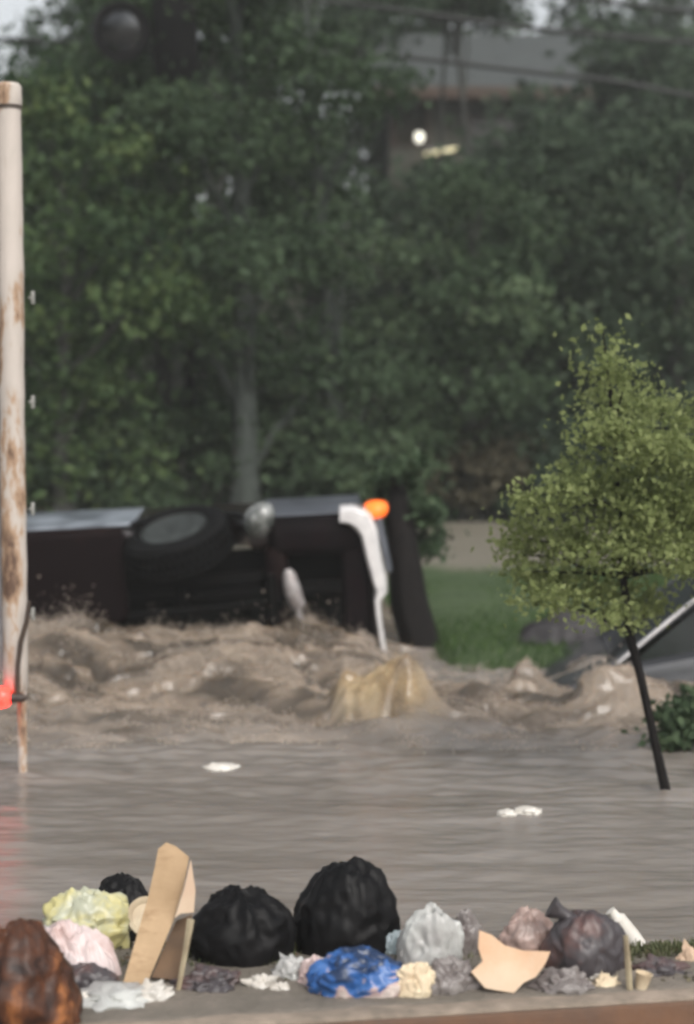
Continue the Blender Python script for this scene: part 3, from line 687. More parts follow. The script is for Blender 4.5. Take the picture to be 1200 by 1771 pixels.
wheel(0, .80, 'wheel', (R(15), R(-10), 0)); wheel(0, -.80, 'wheel', (R(180), 0, 0)); wheel(-3.35, .78, 'wheel', (0, 0, 0)); wheel(-3.35, -.78, 'wheel', (R(180), 0, 0))
# wheel arch lip
mb = MB(); mb.tube([(p[0], p[1] - .01, .945) for p in arc(.10, .42, 18)], .022, 8); mb.build('arch_lip', M['black_plastic'], truck)
# mud flap behind the wheel, bent up and shining
bm = bmesh.new(); bmesh.ops.create_icosphere(bm, subdivisions=4, radius=1)
for v in bm.verts:
    p = v.co; q = 1 + .10 * mn.noise(p * 2.2)
    v.co = Vector((.60 + .105 * p.x * q + .03 * p.z, -.12 + .11 * p.y * q, .95 + .125 * math.copysign(abs(p.z) ** .8, p.z) * q))
mb = MB(); mb.bm(bm); mb.build('mud_flap', M['flap'], truck, 60)
# chrome bumper, bent at the end
path = [(1.17, .955, .05), (1.25, .95, .06), (1.33, .905, .075), (1.37, .82, .062), (1.385, .70, .055), (1.405, .58, .052), (1.43, .46, .05), (1.44, .40, .04), (1.405, .33, .022), (1.41, .2, .018), (1.43, .0, .018), (1.45, -.3, .03), (1.42, -.7, .04), (1.3, -.95, .04)]
secs = []
for i, (xx, zz, w) in enumerate(path):
    a = Vector((path[max(i - 1, 0)][0], path[max(i - 1, 0)][1])); b = Vector((path[min(i + 1, len(path) - 1)][0], path[min(i + 1, len(path) - 1)][1]))
    d = (b - a).normalized(); nn = Vector((-d.y, d.x)) if d.length else Vector((1, 0))
    q = []
    for (u, vy) in ((-1, -.16), (-.7, -.19), (.7, -.19), (1, -.16), (1, .03), (.8, .05), (-.8, .05), (-1, .03)): q.append((xx + nn.x * w * u, vy, zz + nn.y * w * u))
    secs.append(q)
mb = MB(); mb.loft(secs); mb.build('bumper', M['chrome'], truck, 40)
mb = MB(); mb.box((1.47, -.02, .72), (.05, .2, .40), .02, (0, R(-9), 0), 3); mb.build('bumper_pad', M['side_blue'], truck)
mb = MB()
bm = bmesh.new(); bmesh.ops.create_uvsphere(bm, u_segments=24, v_segments=14, radius=1)
for v in bm.verts: v.co = Vector((1.43 + .085 * v.co.x * (1 + .15 * v.co.z), .0 + .13 * v.co.y, .965 + .062 * math.copysign(abs(v.co.z) ** .75, v.co.z)))
mb.bm(bm); tl = mb.build('tail_lamp', M['amber_lens'], truck)
mb = MB(); mb.box((1.31, .03, .955), (.12, .22, .07), .025, None, 3); mb.build('lamp_housing', M['steel'], tl)

# ------------------------------------------------------------------ sunken silver car at the right edge
hd = math.pi - R(5)
fw = Vector((math.cos(hd), math.sin(hd), 0)); lf = Vector((-fw.y, fw.x, 0))
target_ = P(1115, 1147, 11.0); pitch = R(11)
off = fw * .80 + lf * .72
base_z = target_.z - (.98 * math.cos(pitch) - .80 * math.sin(pitch)) 
car = thing('sedan_car', (target_.x - off.x, target_.y - off.y, base_z), 'dark grey car sunk to its windows in the flood at the right edge', 'car', rot=(0, pitch, hd))
# local: x forward, y left, z up
def csec(x, hw, z0, z1, rd=.10):
    return [(x, -hw + .05, z0), (x, hw - .05, z0), (x, hw, z0 + .12), (x, hw, z1 - rd), (x, hw - rd * .4, z1 - rd * .25), (x, hw - rd * 1.3, z1), (x, -hw + rd * 1.3, z1), (x, -hw + rd * .4, z1 - rd * .25), (x, -hw, z1 - rd), (x, -hw, z0 + .12)]
mb = MB(); mb.loft([csec(2.05, .60, .35, .62), csec(1.95, .78, .25, .74), csec(1.5, .86, .2, .86), csec(.95, .88, .18, .96), (csec(.5, .88, .18, .97)), csec(-1.2, .88, .18, .98), csec(-1.9, .86, .2, .97), csec(-2.2, .78, .3, .88), csec(-2.28, .7, .35, .7)])
mb.build('body', M['silver'], car, 40)
roof = [[(x, -w, z - .05), (x, -w * .8, z), (x, w * .8, z), (x, w, z - .05), (x, w * .95, z - .075), (x, -w * .95, z - .075)] for x, w, z in ((-.02, .60, 1.40), (-.25, .62, 1.45), (-.9, .61, 1.44), (-1.15, .58, 1.38))]
mb = MB(); mb.loft(roof); mb.build('roof', M['silver'], car, 40)
def quad(name, q, th, mat, par):
    q = [Vector(p) for p in q]; n = (q[1] - q[0]).cross(q[3] - q[0]).normalized() * th
    m = MB(); m.add(q + [p + n for p in q], [(0, 1, 2, 3), (7, 6, 5, 4), (0, 4, 5, 1), (1, 5, 6, 2), (2, 6, 7, 3), (3, 7, 4, 0)]); return m.build(name, mat, par)
quad('windscreen', [(.84, .70, .955), (.84, -.70, .955), (.0, -.58, 1.37), (.0, .58, 1.37)], .012, M['windscreen'], car)
quad('rear_window', [(-1.75, .66, .96), (-1.12, .56, 1.36), (-1.12, -.56, 1.36), (-1.75, -.66, .96)], .012, M['glass'], car)
for s in (-1, 1):
    quad('side_window', [(.74, s * .745, .955), (-.02, s * .60, 1.36), (-1.05, s * .59, 1.36), (-1.6, s * .73, .955)], .012, M['glass'], car)
    mb = MB(); mb.tube([(.86, s * .735, .955), (.42, s * .672, 1.185), (0, s * .60, 1.395)], [.022, .020, .02], 8); fp = mb.build('front_pillar', M['silver'], car)
    mb = MB(); mb.tube([(.80, s * .752, .985), (.42, s * .695, 1.19), (.05, s * .63, 1.385)], [.008, .010, .006], 8); mb.build('chrome_strip', M['chrome'], fp)
    mb = MB(); mb.tube([(-.5, s * .745, .955), (-.52, s * .61, 1.38)], .025, 8); mb.build('middle_pillar', M['silver'], car)
    mb = MB(); mb.tube([(-1.75, s * .72, .955), (-1.12, s * .585, 1.38)], .03, 8); mb.build('rear_pillar', M['silver'], car)
    for xx in (1.35, -1.35):
        w = MB(); m_ = Matrix.Translation((xx, s * .80, .31)) @ Matrix.Rotation(R(90), 4, 'X'); w.lathe([(.18, -.09), (.29, -.1), (.315, -.06), (.315, .06), (.29, .1), (.18, .09)], 32, m_); ty = w.build('wheel', M['rubber'], car)
        g = MB(); g.lathe([(.19, -.09), (.17, -.07), (.05, -.085), (.0, -.09)], 24, m_); g.lathe([(.19, .09), (.17, .07), (.05, .085), (.0, .09)], 24, m_); g.build('rim', M['steel'], ty)
    mb = MB(); mb.box((1.95, s * .58, .66), (.14, .26, .12), .04, None, 3); mb.build('headlight', M['mirror'], car)
mb = MB(); mb.tube([(.86, .55, .985), (.62, .25, 1.10), (.5, .05, 1.16)], .008, 6); mb.build('wiper', M['black_metal'], car)
mb = MB(); mb.box((-.25, .895, .80), (.18, .02, .03), .008); mb.build('door_handle', M['black_metal'], car)

# ------------------------------------------------------------------ white post, lamp, convex mirror, wires
YP = 8.55
c0 = P(27, 1180, YP); top = P(27, 150, YP)
post = thing('white_post', (c0.x, YP, -.9), 'peeling white painted post with rust stains at the left edge', 'post')
mb = MB(); r_ = 21.5 * YP / F; z1 = top.z + .9; z0 = P(27, 1195, YP).z + .9
prof = [(r_ * .86, z0), (r_ * .9, z0 + .01)] + [(r_ * (1 + .03 * math.sin(i * 2.7)), z0 + .02 + (z1 - z0 - .05) * i / 24) for i in range(25)] + [(r_ * .9, z1)]
mb.lathe(prof, 24, None, lambda th, z: 1 + .03 * math.sin(th * 3 + z * 4) + .05 * mn.noise(Vector((math.cos(th) * 2, math.sin(th) * 2, z * 7)))); mb.build('post_sleeve', M['post'], post, 50)
mb = MB(); rc = 8 * YP / F; xo = P(39, 1300, YP).x - c0.x; mb.tube([(xo, 0, 0), (xo, 0, z0 + .25)], rc, 16); mb.build('inner_pole', M['post'], post)
mb = MB(); mb.lathe([(r_ * 1.0, z1 - .10), (r_ * 1.06, z1 - .09), (r_ * 1.03, z1 - .0), (r_ * .85, z1 + .015), (0, z1 + .02)], 24, None, lambda th, z: 1 + .06 * mn.noise(Vector((math.cos(th) * 2.5, math.sin(th) * 2.5, z * 9)))); mb.build('cap', M['post'], post)
mb = MB(); mb.tube([(-r_ - .012, .02, z0 + .1), (-r_ - .012, .02, z1 + .8)], .012, 10); mb.build('conduit', M['grey_pipe'], post)
for py in (515, 695, 880, 1062):
    q = P(57, py, YP); mb = MB(); mb.box((q.x - c0.x, 0, q.z + .9), (.016, .03, .065), .005); mb.box((q.x - c0.x - .012, 0, q.z + .9), (.02, .012, .012), .003); mb.build('clip', M['clip'], post)
for py, hh in ((186, .008),):
    zz = P(27, py, YP).z + .9; mb = MB(); mb.lathe([(r_ * 1.0, zz - hh), (r_ * 1.10, zz - hh), (r_ * 1.10, zz + hh), (r_ * 1.0, zz + hh)], 24, None, lambda th, z: 1 + .03 * math.sin(th * 3 + z * 4)); mb.build('band', M['dark_metal'], post)
lampo = P(30, 1205, YP - .09)
lamp = thing('warning_lamp', lampo, 'lit red lamp hanging from a dark cable on the white post', 'lamp')
mb = MB(); mb.tube([P(px, py, YP - .09) - lampo for px, py in ((50, 1040), (46, 1075), (36, 1110), (31, 1150), (29, 1205))], [.010, .012, .013, .012, .014], 8); mb.build('cable', M['dark_metal'], lamp)
mb = MB(); mb.tube([P(px, 1207, YP - .09) - lampo for px in (48, 42, 36, 28, 18)], [.006, .018, .026, .022, .030], 12); mb.build('housing', M['dark_metal'], lamp)
mb = MB(); mb.tube([P(px, 1206, YP - .09) - lampo for px in (19, 12, 2, -8, -14)], [.032, .048, .054, .044, .02], 20); mb.build('lens', M['red_lens'], lamp)

YM = 19.5
c = P(210, 55, YM); rm = 50 * YM / F
mir = thing('traffic_mirror', c, 'round convex traffic mirror with a black rim high among the trees at top left', 'mirror', rot=(R(10), 0, 0))
face = Matrix.Rotation(R(90), 4, 'X')
mb = MB(); mb.lathe([(rm * .66, .03), (rm * .70, .07), (rm * .95, .075), (rm * 1.02, .0), (rm * .95, -.05), (0, -.08)], 40, face); mb.build('rim', M['black_plastic'], mir)
mb = MB(); mb.lathe([(rm * .72, .035), (rm * .5, .055), (rm * .25, .066), (0, .070)], 40, face); mb.build('glass', M['mirror'], mir)
mb = MB(); pz = float(terr(c.x + .55, YM + 1.3)) - c.z
mb.tube([(.55, 1.3, pz), (.57, 1.3, 0), (.55, 1.3, .9)], [.075, .07, .065], 12); mb.tube([(.02, .08, 0), (.55, 1.25, -.05)], .03, 8); mb.tube([(.1, .08, -.15), (.55, 1.25, -.35)], .02, 8); mb.build('pole', M['black_plastic'], mir)
mb = MB(); mb.box((.55, .5, -.05), (.5, .16, 1.0), .02); mb.box((.57, .9, -.1), (.1, .8, .1)); mb.build('box', M['black_plastic'], mir)

for (q, lab) in ((((-200, -60), (600, 5), (900, 48), (1200, 76), (1700, 90)), 'upper black power cable sagging across the top right'),
                 (((500, -110), (1000, -2), (1200, 22), (1700, 60)), 'highest black cable crossing the top right corner'),
                 (((-200, 60), (700, 98), (900, 122), (1060, 140), (1200, 168), (1700, 230)), 'lowest black cable passing in front of the house roof')):
    pp = [P(a, b, 23.5) for a, b in q]; mb = MB(); pts = []
    for i in range(len(pp) - 1):
        for k in range(8): pts.append(pp[i].lerp(pp[i + 1], k / 8))
    for _ in range(3): pts = [pts[0]] + [(pts[i - 1] + pts[i] * 2 + pts[i + 1]) / 4 for i in range(1, len(pts) - 1)] + [pts[-1]]
    pts.append(pp[-1]); mb.tube(pts, .034, 6)
    tag(mb.build('power_cable', M['wire']), lab, 'cable', 'cables across the top right')

# ------------------------------------------------------------------ house on the hill
YH = 39.0
hb = Vector((px2x(885, YH), YH, float(terr(px2x(885, YH), YH)) - .3))
house = thing('house', hb, 'tan house with a grey roof and red brown eaves glimpsed through the trees', 'house')
zt = P(900, 172, YH).z - hb.z
W2 = 2.75
mb = MB(); mb.box((0, 3, zt / 2), (W2 * 2, 6, zt)); mb.build('wall', M['wall_tan'], house)
mb = MB(); mb.add([(-W2 - .5, -.7, zt - .02), (W2 + .5, -.7, zt - .02), (W2 + .5, 3, zt + 1.9), (-W2 - .5, 3, zt + 1.9), (W2 + .5, 6.7, zt - .02), (-W2 - .5, 6.7, zt - .02),
                  (-W2 - .5, -.7, zt + .12), (W2 + .5, -.7, zt + .12), (W2 + .5, 3, zt + 2.05), (-W2 - .5, 3, zt + 2.05), (W2 + .5, 6.7, zt + .12), (-W2 - .5, 6.7, zt + .12)],
                 [(0, 1, 2, 3), (3, 2, 4, 5), (6, 9, 8, 7), (9, 11, 10, 8), (0, 6, 7, 1), (4, 10, 11, 5), (1, 7, 8, 2), (2, 8, 10, 4), (0, 3, 9, 6), (3, 5, 11, 9)])
rf = mb.build('roof', M['roof'], house, 20)
mb = MB(); mb.box((0, -.73, zt + .02), (W2 * 2 + 1, .05, .26), .01); mb.build('eave_board', M['eave'], rf)
for px, py, w, h in ((710, 215, .7, .8), (860, 260, 1.2, 1.3), (1010, 260, 1.1, 1.3)):
    q = P(px, py, YH - .03) - hb
    mb = MB(); mb.box((q.x, -.02, q.z), (w + .16, .08, h + .16), .01); fr = mb.build('window', M['eave'], house)
    mb = MB(); mb.box((q.x, -.075, q.z), (w, .03, h)); mb.build('pane', M['win'], fr)
q = P(725, 238, YH - .6); 
pl = thing('porch_lamp', q, 'glowing white globe lamp on the wall of the house', 'lamp')
mb = MB(); mb.lathe([(0, -.12), (.07, -.1), (.10, 0), (.08, .1), (0, .12)], 20); mb.build('globe', M['lamp_glow'], pl)
mb = MB(); mb.tube([(0, 0, .1), (0, .2, .16), (0, .6, .16)], .02, 8); mb.build('bracket', M['dark_metal'], pl)
a, b = P(735, 268, YH - .3), P(790, 257, YH - .3)
sl = thing('strip_lamp', (a + b) / 2, 'glowing yellowish strip lamp under the house eaves', 'lamp')
mb = MB(); mb.tube([a - (a + b) / 2, b - (a + b) / 2], .035, 10); mb.build('tube', M['tube_glow'], sl)
mb = MB(); mb.box((0, .16, .06), (.7, .28, .05), .01); mb.build('fitting', M['grey_pipe'], sl)

# ------------------------------------------------------------------ low wall beam along the near bank
e0, e1 = E0.copy(), E1.copy()
d = (e1 - e0); d.z = 0; d.normalize(); nrm = Vector((-d.y, d.x, 0))
mid = (e0 + e1) / 2
beam = thing('retaining_beam', (mid.x, mid.y, -.1), 'brown stained timber edge with a worn pale top along the bottom of the bank', 'timber edge', rot=(0, 0, math.atan2(d.y, d.x)))
mb = MB(); rnd = random.Random(4)
secs = []
for i in range(61):
    xx = -3 + 6 * i / 60; j = .004 * mn.noise(Vector((xx * 3, 0, 0))); 
    secs.append([(xx, j, -.2), (xx, j + .002, .205), (xx, j + .012, .218), (xx, .10, .218), (xx, .10, -.2)])
mb.loft(secs); mb.build('timber', M['beam'], beam, 40)
secs = []
for i in range(121):
    xx = -3 + 6 * i / 120; j = .005 * mn.noise(Vector((xx * 5, 3, 0))); k = .004 * mn.noise(Vector((xx * 7, 9, 0)))
    secs.append([(xx, .006 + j, .2185), (xx, .008 + j, .228 + k), (xx, .03 + j, .234 + k), (xx, .075 + 5 * j, .231 + k), (xx, .085 + 5 * j, .18)])
mb = MB(); mb.loft(secs); mb.build('worn_top', M['beam_top'], beam, 40)

# ------------------------------------------------------------------ rubbish
def bagmesh(w, d, h, seed, fold=.08, lump=.2, crink=.008, knot=None, sub=5, flat=-.45, spike=0.0, pleat=.06):
    bm = bmesh.new(); bmesh.ops.create_icosphere(bm, subdivisions=sub, radius=1)
    rnd = random.Random(seed); o = Vector((rnd.random() * 50, rnd.random() * 50, rnd.random() * 50))
    for v in bm.verts:
        p = v.co.copy()
        wv = p + .35 * Vector((mn.noise(p * 2 + o), mn.noise(p * 2 + o * 2), mn.noise(p * 2 + o * 3)))
        r = 1 + lump * mn.noise(p * 1.2 + o)
        r += fold * (1 - 2.4 * abs(mn.noise(wv * 2.3 + o)))
        r += fold * .32 * (1 - 2.4 * abs(mn.noise(wv * 5 + o)))
        r += crink * (1 - 2 * abs(mn.noise(wv * 12 + o)))
        if pleat:
            th = math.atan2(p.y, p.x); tt = max(0, p.z + .35)
            r += pleat * tt * (1 - 2.6 * abs(mn.noise(Vector((math.cos(th) * 3.2, math.sin(th) * 3.2, p.z * .6 + .5 * mn.noise(p * 2))) + o)))
        if spike: r += spike * max(0, mn.noise(p * 3.1 + o * 1.7)) ** 2 * 4
        q = p * r
        if q.z < flat: q.z = flat + (q.z - flat) * .15
        q.z = (q.z - flat) / (1 - flat)
        v.co = Vector((q.x * w / 2, q.y * d / 2, q.z * h))
    mb = MB(); mb.bm(bm)
    return mb
def filmmesh(w, d, h, seed, n=70):
    rnd = random.Random(seed); o = Vector((rnd.random() * 50, rnd.random() * 50, rnd.random() * 50)); vs = []; fs = []
    def rid(p, k): return 1 - 2.6 * abs(mn.noise(p * k + o))
    for j in range(n + 1):
        for i in range(n + 1):
            a, b = 2 * i / n - 1, 2 * j / n - 1
            x = a * math.sqrt(1 - b * b / 2); y = b * math.sqrt(1 - a * a / 2); r = math.hypot(x, y)
            p = Vector((x, y, 0)); wp = p + .30 * Vector((mn.noise(p * 1.7 + o), mn.noise(p * 1.7 + o * 2), 0))
            edge = 1 + .16 * mn.noise(Vector((math.atan2(y, x) * 2.2, 0, 3)) + o) + .10 * mn.noise(Vector((math.atan2(y, x) * 7, 0, 5)) + o)
            dome = max(0, 1 - r ** 2.4) ** .62
            z = dome * (.66 + .40 * mn.noise(p * 1.1 + o) + .22 * rid(wp, 1.3) + .13 * rid(wp, 2.9) + .06 * rid(wp, 6)) + .05 * r * rid(wp, 3)
            vs.append((x * w / 2 * edge + .05 * w * mn.noise(p * 3 + o), y * d / 2 * edge, max(0, z) * h + .002))
    for j in range(n):
        for i in range(n): k = j * (n + 1) + i; fs.append((k, k + 1, k + n + 2, k + n + 1))
    vs2 = [(x, y, max(z - .004, -.002)) for x, y, z in vs]; o2 = len(vs); rim = [i for i in range(n + 1)] + [(j + 1) * (n + 1) - 1 for j in range(1, n + 1)] + [n * (n + 1) + i for i in range(n - 1, -1, -1)] + [j * (n + 1) for j in range(n - 1, 0, -1)]
    fs2 = [tuple(k + o2 for k in f[::-1]) for f in fs] + [(rim[i], rim[(i + 1) % len(rim)], rim[(i + 1) % len(rim)] + o2, rim[i] + o2) for i in range(len(rim))]
    mb = MB(); mb.add(vs + vs2, fs + fs2); return mb
def film(name, cx, by, w, h, mat, label, cat, seed, depth=.8, rotz=0, lift=0.0):
    c = onground(cx, by); s = c.y / F
    o_ = filmmesh(w * s, w * s * depth, h * s * 1.05, seed).build(name, mat, None, 70)
    o_.location = c + Vector((0, w * s * depth * .42, lift - .004)); o_.rotation_euler = (0, 0, rotz); return tag(o_, label, cat)
def bag(name, cx, by, w, h, mat, label, cat, seed, depth=.8, rotz=0, tilt=0, z=None, group=None, kn=None, **kw):
    c = onground(cx, by); s = c.y / F
    W, Hh = w * s * .93, h * s * .98
    mb = bagmesh(W, W * depth, Hh, seed, **kw)
    c = c + Vector((0, W * depth * .4, -.012))
    if z is not None: c.z = z
    o_ = None
    if kn:
        root = thing(name, c, label, cat, group, (0, tilt, rotz))
        mb.build('sack', mat, root, 70)
        k = MB(); a = Vector(kn[0]) * s; b = Vector(kn[1]) * s
        k.tube([a * .8, a.lerp(b, .45), a.lerp(b, .75), b], [.035 * 1.3, .018, .022, .03], 10, True, .5, seed); k.build('knot', mat, root, 60)
        return root
    o_ = mb.build(name, mat, None, 70); o_.location = c; o_.rotation_euler = (0, tilt, rotz)
    return tag(o_, label, cat, group)

bag('rubbish_bag', 415, 1676, 188, 128, M['black_plastic'], 'wide squat black rubbish bag right of the upright cardboard', 'rubbish bag', 1, .8, lump=.14)
bag('rubbish_bag', 600, 1662, 190, 158, M['black_plastic'], 'tallest black rubbish bag, behind the blue wrapper', 'rubbish bag', 22, .85, lump=.12, fold=.07)
b_ = bag('rubbish_bag', 207, 1670, 140, 118, M['black_plastic'], 'dark rubbish bag lying behind the yellow plastic bag', 'rubbish bag', 3, .7)
q = P(209, 1625, 5.95); b_.location = (q.x, q.y, q.z)
bag('rubbish_bag', 1018, 1692, 150, 112, M['dusk_bag'], 'brownish black rubbish bag with a knotted neck near the white tube', 'rubbish bag', 4, .8, fold=.06, kn=((-15, 0, 92), (-62, 0, 122)))
bag('plastic_bag', 145, 1648, 158, 96, M['yellow_bag'], 'crumpled yellow and pale green plastic bag', 'plastic bag', 5, .7, fold=.14, lump=.34, pleat=.12)
film('plastic_bag', 108, 1706, 190, 98, M['pinkwhite_bag'], 'pinkish white plastic bag below the yellow bag', 'plastic bag', 6, .7)
film('plastic_bag', 62, 1672, 110, 70, M['white_bag'], 'crumpled white sheet of plastic beside the copper brown bag', 'plastic bag', 16, .6)
bag('plastic_bag', 750, 1688, 112, 112, M['white_bag'], 'greyish white plastic bag standing right of the blue wrapper', 'plastic bag', 47, .65, fold=.10, lump=.42, spike=.0, pleat=.11)
bag('plastic_bag', 690, 1662, 48, 52, M['paleblue_bag'], 'small pale blue plastic bag between the black bag and the white one', 'plastic bag', 8, .7, fold=.16)
bag('plastic_bag', 800, 1662, 76, 76, M['grey_bag'], 'dull grey crumpled bag behind the peach board', 'plastic bag', 9, .7, fold=.14, lump=.35, pleat=.12)
bag('plastic_bag', 915, 1668, 105, 84, M['pink_bag'], 'dusty pink bag behind the peach board', 'plastic bag', 10, .7, fold=.10, lump=.3, pleat=.10)
bag('plastic_wrapper', 618, 1724, 172, 74, M['blue_bag'], 'bright blue printed plastic wrapper with pink and white patches', 'wrapper', 11, .5, fold=.15, lump=.3, pleat=.08)
bag('plastic_bag', 716, 1724, 72, 58, M['cream_paper'], 'crumpled cream wrapper right of the blue wrapper', 'wrapper', 12, .6, fold=.2, lump=.3)
bag('plastic_bag', 778, 1716, 96, 46, M['grey_bag'], 'flattened grey bag with torn edges left of the peach board', 'plastic bag', 13, .6, fold=.24, lump=.5, pleat=0, flat=-.15, spike=.2)
bag('rubbish_bag', 150, 1716, 110, 46, M['dusk_bag'], 'small dark brown bag squashed under the pinkish white bag', 'rubbish bag', 14, .6, fold=.1)
bag('plastic_bag', 365, 1712, 100, 30, M['dusk_bag'], 'flat dark brown scrap of film below the squat black bag', 'plastic bag', 71, .6, fold=.24, lump=.5, pleat=0, flat=-.15, spike=.2)
bag('plastic_bag', 548, 1704, 60, 46, M['pinkwhite_bag'], 'crumpled pinkish scrap tucked against the left end of the blue wrapper', 'plastic bag', 72, .6, fold=.22, lump=.3, spike=.2)
bag('plastic_bag', 975, 1716, 90, 34, M['grey_bag'], 'low grey rag between the peach board and the knotted dark bag', 'plastic bag', 73, .6, fold=.24, lump=.5, pleat=0, flat=-.15, spike=.2)
bag('plastic_bag', 1150, 1690, 90, 26, M['dusk_bag'], 'flat dark film on the grass at the right edge', 'plastic bag', 74, .6, fold=.24, lump=.5, pleat=0, flat=-.15, spike=.2)
# near, glossy copper-brown bag
c = P(28, 1790, 4.75); mb = bagmesh(205 * 4.75 / F, .28, 172 * 4.75 / F, 15, .09, .2, .01, pleat=.07); o = mb.build('rubbish_bag', M['copper_bag'], None, 70); o.location = (c.x, c.y, c.z)
tag(o, 'glossy copper brown bag in the bottom left corner', 'rubbish bag')
# bits of paper
for i, (px, py, w, h, m_, lab) in enumerate(((452, 1708, 42, 26, 'paper', 'crumpled white paper below the squat black bag'), (484, 1712, 32, 16, 'paper', 'flat white scrap right of the crumpled white paper'), (508, 1694, 55, 34, 'white_bag', 'off white rag left of the blue wrapper'),
        (1030, 1694, 46, 24, 'paper', 'white paper scrap in front of the knotted dark bag'), (1048, 1706, 40, 20, 'cream_paper', 'cream paper scrap right of the white scrap'), (190, 1738, 130, 28, 'white_bag', 'torn white plastic strip on the mud below the cardboard'),
        (255, 1730, 70, 26, 'paper', 'crumpled paper at the foot of the upright cardboard'), (135, 1736, 40, 22, 'white_plastic', 'small white lump beside the copper brown bag'), (1194, 1668, 34, 30, 'card_pink', 'tan carton lying at the right edge of the bank'))):
    bag('paper_scrap', px, py, w, h, M[m_], lab, 'paper', 100 + i, .7, sub=4, fold=.26, lump=.4, spike=.4, flat=-.2, pleat=0)

def sheet(name, poly, mat, label, cat, th=.006, bend=0.0, parent=None):
    """poly of world points (one flat-ish sheet) given real thickness"""
    q = [Vector(p) for p in poly]; c = sum(q, Vector()) / len(q)
    n = Vector()
    for i in range(len(q)): n += (q[i] - c).cross(q[(i + 1) % len(q)] - c)
    n.normalize()
    if n.y > 0: n = -n
    bm = bmesh.new(); vs = [bm.verts.new(p - c) for p in q]; bm.faces.new(vs)
    bmesh.ops.triangulate(bm, faces=bm.faces[:]); bmesh.ops.subdivide_edges(bm, edges=bm.edges[:], cuts=5, use_grid_fill=True)
    bmesh.ops.triangulate(bm, faces=bm.faces[:])
    for v in bm.verts:
        v.co += n * (bend * mn.noise((v.co + c) * 9) + bend * 3 * (v.co.length ** 2))
    ret = bmesh.ops.solidify(bm, geom=bm.faces[:], thickness=th)
    mb = MB(); mb.bm(bm); o = mb.build(name, mat, parent, 40); o.location = c if parent is None else c - parent.location
    if parent is None: tag(o, label, cat)
    return o
def lean(px, py, py0, Y0, k): # a point on a sheet that leans back by k metres per metre of height
    t_ = (py0 - py) / F * Y0; return P(px, py, Y0 + k * t_)
g0 = onground(238, 1706)
cb = thing('cardboard_flap', g0, 'tall bent piece of tan cardboard standing upright among the rubbish', 'cardboard')
lf_ = lambda pts, k: [lean(a, b, 1706, g0.y, k) for a, b in pts]
sheet('panel', lf_([(213, 1700), (232, 1708), (252, 1706), (276, 1650), (300, 1590), (318, 1530), (327, 1482), (305, 1464), (288, 1457), (274, 1468), (268, 1500), (254, 1560), (236, 1620)], .35), M['card'], '', '', .007, .01, cb)
sheet('side_flap', lf_([(302, 1588), (312, 1580), (335, 1578), (338, 1540), (330, 1486), (320, 1530)], .2), M['card_pink'], '', '', .006, .004, cb)
sheet('shade_side', lf_([(262, 1690), (310, 1695), (316, 1640), (332, 1582), (304, 1592)], .62), M['card_shade_clod'], '', '', .006, .004, cb)  # shaded side of the cardboard, its shade painted as a darker brown
a = onground(306, 1712); b = P(330, 1590, a.y + .03)
mb = MB(); mb.tube([a - Vector((0, 0, .02)), a.lerp(b, .5) + Vector((.003, 0, 0)), b], [.008, .009, .012], 6, True, .2, 2); tag(mb.build('stick', M['wood']), 'pale wooden stick leaning beside the cardboard', 'stick')
g1 = onground(880, 1716)
sheet('foam_board', [lean(a, b, 1716, g1.y, .45) for a, b in ((828, 1611), (848, 1618), (872, 1636), (905, 1645), (951, 1647), (942, 1668), (926, 1690), (905, 1700), (888, 1718), (860, 1714), (838, 1710), (814, 1682), (834, 1664), (826, 1640))], M['foam_board'], 'broken peach coloured board propped on the bank', 'board', .014, .012)
c = onground(238, 1640); mb = MB(); m_ = Matrix.Rotation(R(60), 4, 'X') @ Matrix.Rotation(R(20), 4, 'Y'); rr = 36 * c.y / F
mb.lathe([(0, .0), (rr * .7, .002), (rr * .8, .012), (rr, .018), (rr * .99, .022), (rr * .78, .016), (rr * .68, .007), (0, .005)], 32, m_)
o = mb.build('paper_plate', M['cream_paper']); o.location = (c.x + .022, c.y + .03, P(238, 1592, c.y).z); tag(o, 'cream paper plate leaning behind the cardboard', 'plate')
# cups, bottle, tube
c = onground(54, 1612); s = c.y / F; mb = MB(); m_ = Matrix.Rotation(R(6), 4, 'Y')
mb.lathe([(11 * s, 0), (13 * s, 2 * s), (13 * s, 30 * s), (11 * s, 40 * s), (7 * s, 46 * s), (7 * s, 52 * s), (9 * s, 53 * s), (9 * s, 60 * s), (0, 61 * s)], 24, m_)
o = mb.build('plastic_bottle', M['white_plastic']); o.location = (c.x, c.y, c.z + .005); tag(o, 'small white plastic bottle standing left of the yellow bag', 'bottle')
c = P(1086, 1640, 5.55); s = 5.55 / F; mb = MB(); m_ = Matrix.Rotation(R(-38), 4, 'Y')
mb.lathe([(0, -24 * s), (16 * s, -22 * s), (17 * s, 0), (16 * s, 40 * s), (10 * s, 46 * s), (9 * s, 58 * s), (10 * s, 60 * s), (0, 62 * s)], 24, m_)
o = mb.build('plastic_tube', M['white_plastic']); o.location = (c.x + .02, 5.62, P(1086, 1618, 5.6).z - .01); tag(o, 'white plastic tube leaning against the knotted dark bag', 'bottle')
c = onground(1108, 1710); s = c.y / F; mb = MB(); m_ = Matrix.Rotation(R(12), 4, 'Y')
mb.lathe([(0, .001), (9 * s, .001), (10 * s, 0), (15 * s, 28 * s), (16 * s, 29 * s), (14 * s, 29 * s), (9.5 * s, 2 * s), (0, 2 * s)], 24, m_)
o = mb.build('paper_cup', M['cream_paper']); o.location = c; tag(o, 'small cream paper cup on the grass at the right', 'cup')
a = onground(1090, 1712); b = P(1082, 1618, a.y + .01)
